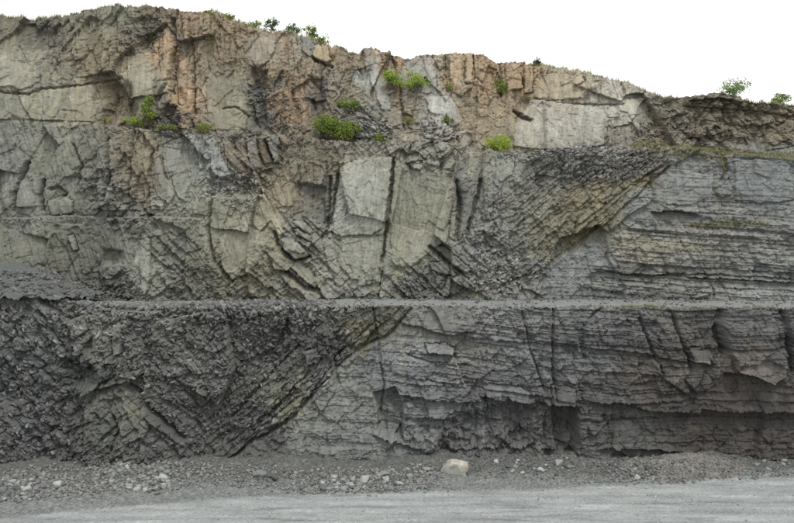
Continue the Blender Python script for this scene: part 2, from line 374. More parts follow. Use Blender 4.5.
# slabs that stand out one by one: outline, how far proud (m), tilt across / down (m per pixel), roughness left, colour
SLABS_U = [([(362, 49), (374, 48), (381, 56), (384, 75), (389, 95), (392, 110), (384, 113), (376, 98), (368, 75), (364, 62)], .7, -.03, .0, .2, (136, 141, 144)),
           ([(247, 55), (252, 42), (262, 35), (275, 42), (276, 50), (270, 60), (258, 69)], .6, .03, .02, .25, (132, 122, 112)),
           ([(300, 33), (308, 31), (313, 45), (311, 57), (303, 52)], .5, .02, 0, .3, (116, 118, 116)),
           ([(310, 42), (326, 45), (331, 60), (328, 66), (318, 60), (311, 55)], .8, 0, .03, .25, (150, 124, 98)),
           ([(425, 97), (450, 96), (458, 108), (466, 124), (448, 120), (430, 114)], .5, -.02, 0, .2, (142, 144, 146)),
           ([(454, 131), (472, 130), (474, 140), (468, 149), (460, 148)], .5, .02, 0, .3, (138, 138, 136)),
           ([(405, 60), (418, 58), (440, 58), (436, 78), (438, 94), (412, 92), (406, 78)], .5, .02, .0, .3, (124, 125, 126)),
           ([(126, 56), (150, 52), (156, 70), (153, 100), (140, 107), (128, 100)], .5, .01, 0, .2, (134, 130, 114)),
           ([(0, 94), (30, 96), (42, 90), (66, 88), (66, 121), (0, 120)], .5, 0, .005, .25, (116, 117, 106)),
           ([(68, 88), (92, 84), (96, 100), (94, 122), (68, 121)], .35, .01, 0, .25, (122, 119, 102)),
           ([(0, 62), (34, 62), (40, 82), (28, 90), (0, 88)], .4, 0, .01, .3, (120, 120, 112)),
           ([(158, 82), (172, 80), (170, 102), (160, 112), (155, 100)], .4, .03, 0, .2, (124, 122, 110)),
           ([(204, 68), (244, 62), (248, 92), (246, 130), (206, 130)], .35, .005, 0, .25, (114, 111, 96)),
           ([(516, 118), (540, 98), (580, 104), (612, 108), (606, 146), (540, 150), (512, 146)], .5, 0, 0, .2, (142, 141, 136)),
           ([(612, 100), (650, 97), (640, 112), (630, 124), (614, 128)], .7, .015, 0, .2, (144, 143, 138)),
           ([(534, 72), (566, 74), (600, 84), (588, 98), (560, 100), (538, 98)], .5, .01, .01, .25, (140, 126, 106)),
           ([(162, 28), (170, 26), (174, 50), (168, 78), (160, 84), (163, 55)], .5, .03, 0, .35, (158, 120, 92)),
           ([(178, 62), (188, 58), (192, 96), (190, 130), (180, 128), (176, 96)], .6, -.02, 0, .35, (156, 116, 88)),
           ([(449, 55), (462, 54), (464, 90), (450, 92)], .5, -.02, 0, .4, (158, 124, 94)),
           ([(466, 54), (474, 53), (472, 84), (465, 82)], .8, .02, 0, .35, (152, 124, 98)),
           ([(505, 64), (520, 63), (523, 88), (508, 92)], .5, .02, 0, .4, (156, 120, 92)),
           ([(524, 64), (534, 66), (533, 92), (525, 94)], .6, -.02, 0, .4, (146, 116, 90))]
SLABS_M = [([(206, 141), (214, 138), (221, 152), (231, 175), (226, 181), (214, 173), (210, 158)], .8, -.03, .01, .15, (122, 126, 128)),
           ([(222, 139), (230, 142), (242, 160), (250, 172), (240, 173), (228, 158)], .4, -.02, 0, .35, (120, 98, 80)),
           ([(232, 138), (244, 140), (254, 168), (251, 173), (243, 160)], .2, .03, 0, .3, (112, 104, 94)),
           ([(246, 140), (256, 136), (258, 150), (263, 168), (254, 171), (248, 155)], .8, .0, .0, .2, (124, 126, 126)),
           ([(258, 136), (267, 136), (266, 146), (275, 163), (264, 164), (258, 150)], .5, -.03, 0, .25, (126, 100, 78)),
           ([(268, 136), (279, 133), (281, 150), (282, 165), (275, 163), (269, 150)], .9, .0, 0, .2, (124, 126, 125)),
           ([(276, 131), (286, 136), (292, 145), (284, 147), (278, 140)], 1.0, 0, 0, .25, (136, 106, 88)),
           ([(306, 134), (324, 140), (326, 170), (321, 186), (308, 184), (304, 160)], .5, .02, 0, .4, (112, 101, 84)),
           ([(248, 202), (256, 195), (264, 194), (276, 214), (287, 232), (281, 236), (266, 224), (254, 214)], .7, .01, -.01, .15, (142, 134, 106)),
           ([(274, 182), (292, 178), (294, 206), (284, 206), (272, 198)], .4, .01, 0, .2, (124, 110, 88)),
           ([(282, 238), (292, 236), (308, 250), (309, 256), (298, 260), (286, 250)], 1.0, .0, .02, .15, (124, 122, 114)),
           ([(293, 221), (301, 220), (313, 230), (311, 234), (299, 227)], .8, .0, .03, .2, (118, 117, 112)),
           ([(294, 228), (299, 228), (312, 236), (310, 240), (297, 234)], .7, .0, .03, .2, (114, 113, 108)),
           ([(294, 234), (298, 235), (312, 242), (310, 246), (296, 240)], .6, .0, .03, .2, (112, 111, 106)),
           ([(268, 252), (278, 248), (296, 262), (288, 270), (276, 268)], .6, 0, .02, .2, (114, 109, 92)),
           ([(288, 262), (300, 260), (318, 280), (316, 288), (302, 278)], .8, 0, .02, .2, (122, 118, 104)),
           ([(278, 272), (290, 272), (322, 298), (306, 299), (288, 284)], .9, 0, .02, .2, (116, 112, 98)),
           ([(314, 272), (330, 280), (350, 296), (326, 299), (318, 288)], .6, 0, .02, .2, (126, 124, 114)),
           ([(340, 168), (360, 158), (392, 157), (389, 190), (383, 226), (372, 234), (340, 236), (328, 230), (336, 195)], .9, .004, .0, .1, (140, 141, 134)),
           ([(322, 238), (340, 238), (372, 237), (381, 236), (384, 262), (378, 297), (340, 297), (330, 270)], .5, 0, .004, .3, (126, 126, 116)),
           ([(394, 168), (420, 170), (450, 172), (452, 200), (448, 236), (438, 250), (420, 262), (402, 270), (392, 262), (390, 220)], .6, .004, .004, .15, (116, 115, 104)),
           ([(462, 184), (478, 182), (474, 205), (464, 230), (460, 226)], .7, .05, 0, .25, (92, 92, 90)),
           ([(488, 160), (514, 158), (512, 174), (500, 182), (490, 176)], .5, .0, .01, .15, (126, 126, 118)),
           ([(432, 248), (444, 246), (470, 268), (464, 272), (450, 264)], .7, 0, .03, .2, (78, 78, 76)),
           ([(428, 262), (444, 262), (456, 274), (446, 277), (432, 270)], .7, 0, .03, .2, (74, 74, 72)),
           ([(448, 276), (462, 273), (470, 282), (456, 296), (442, 296)], .6, 0, .0, .8, (112, 110, 100)),
           ([(136, 252), (146, 234), (151, 240), (153, 268), (148, 298), (141, 298), (143, 276), (134, 262)], .7, .02, 0, .12, (130, 130, 122)),
           ([(69, 236), (73, 234), (77, 250), (74, 252)], .6, 0, 0, .2, (120, 120, 108)),
           ([(136, 132), (150, 131), (150, 165), (144, 190), (136, 186)], .5, .02, 0, .4, (120, 104, 84)),
           ([(166, 148), (180, 152), (190, 178), (188, 202), (178, 196), (168, 170)], .6, .02, 0, .15, (116, 117, 112)),
           ([(152, 150), (162, 156), (176, 192), (172, 206), (160, 196), (150, 176)], .5, .01, 0, .2, (110, 110, 104)),
           ([(18, 182), (24, 178), (33, 198), (32, 208), (14, 208)], .6, 0, 0, .15, (114, 114, 110)),
           ([(0, 160), (8, 160), (12, 190), (6, 210), (0, 210)], .5, 0, 0, .15, (108, 110, 108)),
           ([(46, 202), (60, 196), (72, 202), (70, 214), (50, 216)], .5, 0, 0, .2, (118, 116, 104)),
           ([(206, 200), (218, 194), (232, 202), (222, 232), (214, 252), (206, 236)], .5, 0, 0, .2, (112, 110, 96)),
           ([(218, 232), (240, 226), (266, 232), (268, 250), (250, 272), (232, 280), (220, 262)], .5, 0, .008, .2, (114, 111, 96)),
           ([(578, 216), (596, 203), (604, 204), (590, 220), (572, 234)], .6, 0, .01, .25, (122, 112, 82)),
           ([(734, 158), (766, 160), (792, 166), (794, 200), (760, 204), (736, 196)], .5, 0, .0, .2, (100, 105, 109)),
           ([(652, 176), (684, 170), (712, 176), (716, 198), (690, 206), (652, 202)], .5, 0, .0, .25, (110, 112, 113))]
SLABS_L = [([(716, 312), (745, 308), (772, 312), (778, 336), (782, 358), (778, 376), (768, 382), (752, 374), (736, 371), (727, 352), (720, 332)], 1.7, .0, .012, .7, None),
           ([(736, 362), (760, 358), (780, 362), (776, 374), (768, 380), (752, 373), (737, 369)], .5, 0, 0, .3, (116, 107, 100)),
           ([(425, 344), (446, 343), (455, 350), (452, 353), (428, 351)], .6, 0, .05, .4, (104, 105, 105)),
           ([(688, 346), (712, 350), (714, 362), (690, 359)], .5, 0, .03, .4, None),
           ([(118, 392), (126, 386), (138, 402), (152, 424), (146, 436), (130, 420)], .5, 0, .01, .2, (112, 110, 90)),
           ([(93, 322), (104, 320), (106, 346), (96, 350)], .5, .02, 0, .3, (106, 104, 92)),
           ([(113, 324), (126, 322), (124, 350), (116, 354)], .5, .02, 0, .3, (104, 103, 92)),
           ([(300, 398), (306, 394), (296, 410), (278, 424), (270, 424), (284, 410)], .5, 0, .01, .3, (116, 112, 86)),
           ([(352, 344), (376, 322), (380, 324), (364, 344), (350, 354)], .5, 0, 0, .3, (112, 104, 78)),
           ([(404, 402), (412, 400), (422, 430), (426, 446), (416, 448), (406, 424)], .8, 0, 0, .3, (110, 112, 113)),
           ([(426, 400), (464, 402), (460, 412), (444, 418), (428, 414)], .9, 0, .02, .4, (106, 107, 108)),
           ([(484, 386), (500, 380), (530, 392), (528, 402), (506, 401), (486, 396)], .8, 0, .02, .4, (110, 110, 110)),
           ([(552, 386), (574, 388), (574, 404), (553, 403)], .8, 0, .02, .4, None),
           ([(300, 300), (312, 296), (318, 304), (306, 310)], .8, 0, 0, .5, (112, 112, 112)),
           ([(302, 352), (316, 348), (320, 360), (308, 364)], .8, 0, 0, .3, (92, 93, 92)),
           ([(70, 320), (88, 312), (92, 328), (78, 336)], .9, 0, 0, .4, (104, 106, 106)),
           ([(430, 306), (470, 309), (476, 330), (440, 334), (422, 326)], .5, 0, .01, .4, None),
           ([(612, 422), (632, 420), (640, 440), (630, 452), (612, 448)], .3, 0, 0, .6, None)]
for s_ in range(26):      # overlapping bright-edged plates stepping down the left of the lower face
    r_ = random.Random(s_)
    cx_, cy_ = [(8, 330), (22, 344), (10, 358), (34, 362), (26, 380), (8, 384), (44, 380), (52, 398), (34, 402), (14, 410), (60, 352), (50, 336), (40, 318), (66, 376), (30, 424), (10, 436),
                (48, 422), (58, 440), (176, 380), (196, 366), (188, 400), (204, 392), (166, 352), (160, 372), (214, 350), (196, 340)][s_]
    a_ = math.radians(r_.uniform(25, 48)); l_, w_ = r_.uniform(7, 11), r_.uniform(3, 5)
    pts_ = []
    for (u_, v_) in ((-1, -.8), (.2, -1), (1, -.3), (.8, .8), (-.3, 1), (-1, .3)):
        u_, v_ = u_ * l_ * r_.uniform(.8, 1.2), v_ * w_ * r_.uniform(.7, 1.2)
        pts_.append((cx_ + u_ * math.cos(a_) - v_ * math.sin(a_), cy_ + u_ * math.sin(a_) + v_ * math.cos(a_)))
    SLABS_L.append((pts_, r_.uniform(.35, .7), 0, -.03, .4, None))

# cracks: line, half width px, depth m
CRACKS = [([(222, 109), (235, 107), (244, 112), (249, 120)], 1.0, .5), ([(515, 112), (522, 117), (530, 120)], 1.6, 1.0), ([(535, 98), (560, 103), (600, 105), (625, 104)], .9, .5),
          ([(0, 92), (30, 95), (42, 89), (80, 85), (120, 78)], 1.1, .6), ([(172, 20), (176, 45), (170, 80), (157, 100)], 2.0, .9), ([(190, 20), (193, 60), (192, 128)], 1.4, .7),
          ([(392, 55), (400, 90), (404, 130)], 1.5, .7), ([(445, 55), (447, 90)], 1.2, .6), ([(500, 63), (503, 95)], 1.2, .6), ([(314, 59), (322, 63), (331, 67)], 1.4, .8),
          ([(25, 163), (18, 178), (14, 192), (10, 212)], 1.8, 1.0), ([(42, 180), (38, 195), (40, 210)], 2.0, 1.1), ([(133, 130), (132, 160), (130, 195)], 1.5, .8), ([(48, 190), (56, 187), (64, 194), (58, 199)], 1.4, .7),
          ([(75, 145), (82, 165), (78, 185)], 1.2, .6), ([(108, 140), (112, 175), (106, 200)], 1.8, .9),
          ([(394, 158), (391, 190), (386, 230), (382, 262)], 1.6, 1.2), ([(330, 178), (329, 205), (326, 235)], 1.8, 1.1), ([(338, 175), (334, 200), (330, 225)], 1.4, .9),
          ([(457, 182), (460, 205), (456, 240)], 2.0, 1.2), ([(481, 180), (474, 210), (466, 238)], 1.6, 1.0), ([(284, 250), (296, 260), (310, 256)], 1.6, 1.2), ([(286, 272), (306, 288), (318, 290)], 1.6, 1.2),
          ([(430, 247), (448, 262), (462, 272)], 1.8, 1.2), ([(276, 232), (278, 244), (290, 254)], 1.8, 1.2), ([(212, 195), (208, 230), (214, 262), (232, 282)], 1.8, .9), ([(264, 140), (268, 150), (274, 160)], 1.2, .8),
          ([(372, 300), (384, 385), (378, 430)], 1.2, .5), ([(408, 355), (430, 362), (470, 366)], .9, .5), ([(555, 300), (552, 340), (556, 400)], 1.5, .6), ([(522, 310), (530, 350), (545, 390)], 1.2, .5),
          ([(640, 318), (650, 345), (662, 372)], 1.4, .6), ([(672, 312), (682, 345), (692, 368)], 1.6, .8), ([(722, 312), (718, 330), (724, 352)], 4.0, 1.3), ([(783, 312), (788, 345), (794, 372)], 2.5, .9),
          ([(130, 386), (142, 396), (152, 408), (166, 424), (182, 438)], 2.6, 1.3), ([(60, 362), (80, 372), (96, 370)], 2.6, .8), ([(300, 345), (280, 365), (255, 392), (230, 420)], 1.4, .6),
          ([(310, 372), (285, 398), (250, 430)], 1.4, .6), ([(342, 350), (318, 384), (306, 402)], 1.6, .7), ([(112, 450), (118, 430), (114, 416)], 1.4, .6),
          (FAULT_L[1:], 1.6, .7), (FAULT_M[2:-2], 1.3, .5), ([(575, 226), (605, 203), (640, 178), (662, 166)], 1.2, .5), ([(722, 150), (728, 170), (722, 182)], 1.6, .6),
          ([(595, 270), (640, 276), (700, 274), (794, 280)], 1.0, .5), ([(690, 150), (700, 120), (712, 100)], 1.2, .5)]
# overhangs: line (left to right), how far the rock stands out above it, how far it falls back below it (m), reach up / down px
OVER = [([(398, 392), (420, 395), (466, 401)], .5, .7, 12, 12), ([(484, 397), (508, 402), (532, 404)], .5, .8, 10, 22), ([(545, 404), (576, 406)], .5, 1.6, 9, 60), ([(618, 398), (648, 409), (690, 413)], .4, .6, 8, 10),
        ([(706, 411), (750, 415), (800, 409), (900, 405)], .4, .6, 9, 10), ([(728, 372), (750, 374), (768, 381), (782, 377)], .5, 1.2, 10, 14), ([(690, 360), (714, 364)], .4, .6, 7, 8), ([(424, 353), (454, 353)], .2, .5, 5, 6),
        ([(376, 436), (430, 452), (470, 450), (560, 452)], .2, .5, 10, 10), ([(600, 448), (660, 452), (700, 456)], .3, .5, 8, 8), ([(594, 400), (620, 398)], .3, .5, 8, 9),
        ([(655, 212), (680, 210), (696, 214)], .4, .9, 7, 9), ([(596, 272), (690, 276), (794, 283)], .3, .4, 9, 10), ([(690, 100), (720, 98), (740, 102)], .5, .7, 5, 7), ([(690, 106), (760, 110), (794, 116)], .2, .4, 6, 8),
        ([(0, 219), (60, 216), (110, 218), (150, 216), (200, 218)], -.4, -.4, 9, 9), ([(400, 322), (440, 332), (500, 340), (580, 345), (640, 352), (712, 366)], .25, .3, 8, 8),
        ([(395, 372), (440, 380), (480, 382), (560, 388)], .2, .25, 8, 8), ([(520, 112), (532, 119)], .3, .5, 6, 6)]
# hollows: outline, depth m, soft edge px
HOLLOW = [([(374, 392), (396, 386), (404, 402), (404, 440), (380, 436)], 1.3, 3), ([(456, 412), (545, 404), (550, 452), (430, 455)], .8, 8), ([(554, 405), (577, 406), (578, 460), (556, 460)], 1.5, 3),
          ([(600, 414), (800, 414), (930, 412), (930, 470), (600, 470)], .8, 8), ([(98, 82), (130, 82), (134, 120), (98, 122)], 1.2, 8), ([(250, 66), (268, 70), (268, 132), (252, 132)], 1.2, 5),
          ([(308, 76), (324, 78), (326, 120), (310, 122)], 1.0, 5), ([(136, 18), (158, 18), (156, 54), (138, 54)], .7, 6), ([(640, 98), (800, 106), (930, 112), (930, 170), (800, 156), (640, 146)], .8, 10),
          ([(60, 358), (96, 360), (104, 384), (66, 388)], 1.0, 6), ([(98, 248), (124, 250), (122, 268), (98, 266)], .7, 5), ([(210, 176), (256, 176), (262, 194), (240, 200), (206, 196)], .8, 5),
          ([(296, 182), (326, 188), (326, 240), (312, 240), (298, 216)], .8, 4), ([(28, 26), (56, 28), (54, 52), (32, 52)], .6, 6), ([(470, 240), (530, 246), (532, 290), (470, 292)], .5, 8),
          ([(406, 92), (424, 96), (428, 138), (402, 138)], .7, 5), ([(164, 104), (180, 104), (180, 128), (164, 128)], .8, 3)]

# mineral stains, and darker lines along some slits and one hollow: line, half width px, colour, amount
COLOUR_LINES = [([(440, 300), (456, 297), (503, 286), (545, 267), (590, 236), (625, 205), (645, 188), (668, 167)], 1.6, (116, 100, 70), .7), ([(545, 266), (575, 243), (600, 212), (640, 180), (664, 166)], 2.2, (104, 92, 64), .6), ([(560, 246), (600, 224)], 3, (120, 108, 78), .6), ([(276, 424), (305, 395)], 3.5, (118, 112, 82), .7),
          ([(345, 355), (382, 322)], 3.5, (116, 106, 76), .7), ([(400, 326), (440, 334)], 3, (112, 108, 84), .5), ([(460, 345), (500, 352)], 3, (112, 106, 84), .4), ([(620, 240), (720, 250)], 4, (118, 108, 86), .5),
          ([(36, 95), (34, 118)], 3, (126, 124, 84), .6), ([(60, 92), (58, 118)], 4, (128, 126, 88), .6), ([(400, 200), (396, 280)], 4, (122, 118, 92), .4), ([(218, 200), (214, 240), (236, 280)], 5, (114, 111, 92), .35),
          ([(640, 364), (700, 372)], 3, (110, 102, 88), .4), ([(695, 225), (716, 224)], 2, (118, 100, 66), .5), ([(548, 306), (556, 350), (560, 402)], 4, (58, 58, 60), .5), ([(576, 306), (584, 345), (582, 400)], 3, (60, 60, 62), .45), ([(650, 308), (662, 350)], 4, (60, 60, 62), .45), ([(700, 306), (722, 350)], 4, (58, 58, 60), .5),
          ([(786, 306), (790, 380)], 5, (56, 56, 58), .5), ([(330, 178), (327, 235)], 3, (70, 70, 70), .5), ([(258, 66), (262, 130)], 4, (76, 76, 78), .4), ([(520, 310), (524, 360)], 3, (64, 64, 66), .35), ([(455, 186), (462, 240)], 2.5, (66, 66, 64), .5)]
BED_OFF_L = ln([(-140, 0), (250, .6), (400, 0), (570, -1.5), (680, -2.0), (794, -1.7), (940, -1.4)])
BED_OFF_M = ln([(-140, 0), (540, .4), (600, 0), (794, -1.3), (940, -1.8)])
ALB = 1.42      # lit photo tone -> rock albedo

TONE = {'lower_cliff': np.array([.755, .775, .755]), 'middle_cliff': np.array([.89, .905, .845]), 'upper_cliff': np.array([.96, .95, .86])}
def signed_fault(px, py, pts):
    d = line_dist(px, py, pts)
    p = np.array(pts, float); o = np.argsort(p[:, 1])
    xf = np.interp(py, p[o, 1], p[o, 0])
    return np.where(px > xf, d, -d)

FACES = {}
def build_face(name, top, bot, zbot, Ybase, Ytop, wob_seed, slabs, fault, bed_off, th, rag):
    """one quarried face as a dense sheet between a top and a bottom line, every relief step real"""
    ytop = top(PXC)
    nr = int(np.max(bot(PXC) - ytop) / STEP) + 1
    v = np.linspace(0, 1, nr)[:, None]                       # 0 = bottom
    px = np.repeat(PXC[None], nr, 0)
    # the run of the face in plan
    wob = 1.3 * noise(PXC / 190 + 3.3, PXC * 0, wob_seed) + .6 * noise(PXC / 60 + 9.1, PXC * 0, wob_seed + 1)
    Yt = Ytop(PXC) + wob
    Yb = Ybase(PXC) + wob
    Xt, _, Zt = unproj(PXC, ytop, Yt)
    Zt = Zt + rag * (noise(Xt * .9, Xt * 0, wob_seed + 7) + .7 * noise(Xt * 2.7, Xt * 0, wob_seed + 8))
    Zb = zbot(PXC)
    Z = Zb[None] * (1 - v) + Zt[None] * v
    Y = Yb[None] * (1 - v) + Yt[None] * v
    X = (px - CX) / F * (Y * math.cos(PITCH) + (Z - CAM_Z) * math.sin(PITCH))
    qx, py = proj(X, Y, Z)
    # jitter the lookups so that no outline is ruled
    wx = px + 2.2 * fbm(X * .55, Z * .55, wob_seed + 20, 4, .6); wy = py + 2.2 * fbm(X * .55 + 40, Z * .55, wob_seed + 30, 4, .6)
    zw = lookup(ZMAP, wx + 4 * noise(X * .2, Z * .2, 5), wy + 4 * noise(X * .2, Z * .2, 6))
    fd = signed_fault(wx, wy, fault)
    foot = sstep(-2, 2, fd)
    zw = zw.copy()
    zw[..., 3] *= 1 - foot; zw[..., 4] *= 1 - foot; zw[..., 5] *= foot
    ru, rl, rw = wob_seed * 100, None, None
    uX = X + .13 * fbm(X * .5, Z * .5, ru + 1, 2); uZ = Z + .13 * fbm(X * .5 + 9, Z * .5, ru + 2, 2)
    big, bigid, _ = facets(uX / 5.5, uZ / 7.5, ru + 3, .10, .22)
    big = big * 5.5 + .5 * noise(X / 7, Z / 9, ru + 4)
    det = np.zeros(X.shape); tint = np.ones(X.shape)
    def add(w, fn):
        nonlocal det, tint
        m = w > .06
        if not m.any(): return
        r, t = fn(uX[m], uZ[m])
        det[m] += w[m] * r; tint[m] *= 1 + np.minimum(w[m], 1) * t
    def blocks(sx, sz, ang, seed, ko, kt, tamt, by=-.25, joint=.10):
        c, s = math.cos(ang), math.sin(ang)
        def fn(x, z):
            a, b = x * c + z * s, -x * s + z * c
            r, i, e = facets(a / sx, b / sz, seed, ko, kt, 0, by)
            return min(sx, sz) * (r - joint * np.exp(-e / .05)), (i - .5) * tamt
        return fn
    def plates(ang, thk, lng, seed, amp, tamt, lean):
        c, s = math.cos(ang), math.sin(ang)
        def fn(x, z):
            r, k, i, t = beds(x * c + z * s, -x * s + z * c, thk, lng, seed, lean)
            return r * thk * amp, (i - .5) * tamt
        return fn
    add(zw[..., 0], blocks(1.5, 4.2, math.radians(6), ru + 10, .26, .5, .16))
    add(zw[..., 0], blocks(.7, 2.0, math.radians(-5), ru + 11, .22, .5, .10))
    add(zw[..., 0] * 1.2, plates(math.radians(87), .8, 6.0, ru + 37, .40, .16, -.3))
    add(zw[..., 1], blocks(1.7, 1.5, .5, ru + 12, .22, .55, .16))
    add(zw[..., 1], blocks(.85, .8, .2, ru + 13, .20, .6, .12))
    add(zw[..., 2], blocks(.52, .40, .4, ru + 14, .22, .75, .26))
    add(zw[..., 2], blocks(.25, .20, .9, ru + 15, .24, .8, .30))
    add(1.2 - zw[..., 2], blocks(1.9, 4.4, -.25, ru + 55, .045, .12, .07, joint=.02))
    add(1.0 - .4 * zw[..., 5], blocks(.55, 2.4, .12, ru + 56, .07, .14, .10, joint=.03))
    add(1.0 - .4 * zw[..., 5], blocks(.16, 1.1, -.15, ru + 57, .10, .2, .14, joint=.0))
    hw = (1 - foot) * np.clip(1.0 - .5 * zw[..., 2] - zw[..., 3] - zw[..., 4], 0, 1)
    lf = 1 - sstep(290, 350, wx)
    add(hw * lf * .9, plates(math.radians(-70 if name != 'upper_cliff' else -84), .55, 5.0, ru + 33, .42, .14, .4))
    add(hw * lf, plates(math.radians(-66 if name != 'upper_cliff' else -80), .17, 2.2, ru + 34, .5, .16, .4))
    add(hw * (1 - lf) * .9, plates(math.radians(82), .6, 5.0, ru + 35, .36, .14, -.4))
    add(hw * (1 - lf), plates(math.radians(78), .18, 2.4, ru + 36, .5, .16, -.4))
    add(zw[..., 3], plates(math.radians(-42), .75, 2.4, ru + 16, .75, .20, .55))
    add(zw[..., 3], plates(math.radians(-47), .30, 1.3, ru + 17, .75, .18, .5))
    add(zw[..., 4], plates(math.radians(38), .62, 2.6, ru + 18, .65, .20, .5))
    add(zw[..., 4], plates(math.radians(42), .26, 1.1, ru + 19, .8, .18, .5))
    bs = uZ * .12 + Z * .88 - bed_off(px) + .25 * noise(X / 9, Z / 9, ru + 41)
    rb, kb, ib, tb = beds(uX, bs, th, 6.0, wob_seed + 60, .40)
    g = zw[..., 5]
    det += g * rb * th * .42; tint *= 1 + g * (ib - .5) * .16
    kr = rnd(hsh(kb, kb * 0, 77)); tint *= 1 + g * (kr - .5) * .4
    rb2, _, ib2, _ = beds(uX, bs, th * .30, 3.2, wob_seed + 61, .45)
    det += g * rb2 * th * .30 * .75; tint *= 1 + g * (ib2 - .5) * .16
    rb3, _, ib3, _ = beds(uX, bs, th * .12, 1.6, wob_seed + 62, .45)
    det += g * rb3 * th * .12 * .9; tint *= 1 + g * (ib3 - .5) * .2
    # steep joints cutting the beds
    rj, ij, ej = facets((uX + uZ * .3) / 1.2, uZ / 4.2, ru + 45, .18, .32)
    det += g * (rj * .55 - .12 * np.exp(-ej / .04))
    det += .03 * fbm(X * 3.1, Z * 3.1, ru + 50, 3, .6)
    tint *= 1 + .10 * (rnd(hsh(np.arange(X.size), np.arange(X.size) * 0, ru + 51)).reshape(X.shape) - .5)
    big *= 1 - .5 * foot
    col = lookup(CMAP, wx + 9 * fbm(X * .35, Z * .16, ru + 70, 4, .7), wy + 12 * fbm(X * .3, Z * .22, ru + 71, 4, .7))
    if name == 'lower_cliff':                 # the bedded rock gets more carbonaceous to the right
        col = col * (1 - (.26 * sstep(400, 700, wx) * foot)[..., None] * np.array([.9, 1.0, 1.06]))
    # rust and pale lime streaks hanging down the face, dust grey in between
    st = fbm(X * .8, Z * .11, ru + 80, 4, .6)
    warm = np.clip(col[..., 0] / np.maximum(col[..., 2], 1e-4) - 1, 0, 1)
    col = col * (1 + st[..., None] * np.array([.09, .07, .04]) * (1 + .8 * warm[..., None]))
    for pts, wd, c, am in COLOUR_LINES:
        p = np.array(pts, float); x0, y0 = p.min(0) - 20; x1, y1 = p.max(0) + 20
        bb = (px > x0) & (px < x1) & (py > y0) & (py < y1)
        if not bb.any(): continue
        d = line_dist(wx[bb], wy[bb], pts)
        m = (am * np.exp(-(d / wd) ** 2) * np.clip(.7 + .8 * noise(X[bb] * .5, Z[bb] * .5, ru + 99), 0, 1))[:, None]
        col[bb] = col[bb] * (1 - m) + rockc(c, .75) * m
    slab_id = np.full(X.shape, -1, int); off = np.zeros(X.shape)
    jx = px + 1.0 * fbm(X * 1.6, Z * 1.6, ru + 90, 3, .6); jy = py + 1.0 * fbm(X * 1.6 + 7, Z * 1.6, ru + 91, 3, .6)
    for k, (pts, out, tx, ty, rgh, c) in enumerate(slabs):
        p = np.array(pts, float); x0, y0 = p.min(0) - 9; x1, y1 = p.max(0) + 9
        bb = (px > x0) & (px < x1) & (py > y0) & (py < y1)
        if not bb.any(): continue
        d = poly_sdf(jx[bb], jy[bb], pts)
        area = .5 * abs(np.sum(p[:, 0] * np.roll(p[:, 1], -1) - p[:, 1] * np.roll(p[:, 0], -1)))
        small = area < 420
        fe = .6 + (3.5 if small else 7.0) * sstep(-.1, .45, noise(X[bb] * .45, Z[bb] * .45, ru + 92 + k))
        m = 1 - sstep(-fe, .5, d); cx, cy = p.mean(0)
        out *= .75 if small else .4
        rgh = max(rgh, .4) if small else max(rgh, .6)
        o = out + tx * (px[bb] - cx) + ty * (py[bb] - cy)
        det[bb] *= 1 - m * (1 - rgh)
        off[bb] = off[bb] * (1 - m) + m * o if c is not None or k == 0 else off[bb] + m * o
        det[bb] -= (.2 if small else .06) * np.exp(-(np.maximum(d, 0) / 1.3) ** 2) * (d > 0) / fe
        if c is not None:
            cc = rockc(c)
            mf = m * (.36 + .3 * noise(X[bb] * .9, Z[bb] * .5, ru + 97 + k))
            col[bb] = col[bb] * (1 - mf[:, None]) + cc * mf[:, None]
        s = slab_id[bb]; s[d < 0] = k; slab_id[bb] = s
    for pts, w, dep in CRACKS:
        p = np.array(pts, float); x0, y0 = p.min(0) - 12; x1, y1 = p.max(0) + 12
        bb = (px > x0) & (px < x1) & (py > y0) & (py < y1)
        if not bb.any(): continue
        d = line_dist(jx[bb], jy[bb], pts)
        off[bb] -= dep * np.exp(-(d / w) ** 2)
    for pts, up, dn, lu, ld in OVER:
        p = np.array(pts, float)
        yl = np.interp(jx, p[:, 0], p[:, 1]); d = jy - yl
        e = sstep(p[0, 0] - 5, p[0, 0] + 3, jx) * (1 - sstep(p[-1, 0] - 3, p[-1, 0] + 5, jx))
        m = (e > 0) & (np.abs(d) < 5 * max(lu, ld))
        off[m] += (e * np.where(d < 0, up * np.exp(np.minimum(d, 0) / lu), -dn * np.exp(-np.maximum(d, 0) / ld)))[m]
    for pts, dep, soft in HOLLOW:
        p = np.array(pts, float); x0, y0 = p.min(0) - 15; x1, y1 = p.max(0) + 15
        bb = (px > x0) & (px < x1) & (py > y0) & (py < y1)
        if not bb.any(): continue
        off[bb] -= dep * (1 - sstep(-soft, soft * .4, poly_sdf(wx[bb], wy[bb], pts)))
    R = big + det + off
    R = R - .0 * v
    col = np.clip(col * TONE[name] * ALB * np.clip(tint, .55, 1.5)[..., None] * (1 + .12 * noise(X * 1.1, Z * 1.1, ru + 95))[..., None], .01, .8)
    Yd = Y - R
    V = np.stack([X + 0 * R, Yd, Z - .12 * R * np.sin(np.pi * np.clip(v * 6, 0, .5)) * (1 - sstep(.93, 1, v))], -1)
    FACES[name] = dict(V=V, px=px, py=py, nr=nr, col=col, foot=foot, bed=kb, slab=slab_id, det=g)
    return FACES[name]

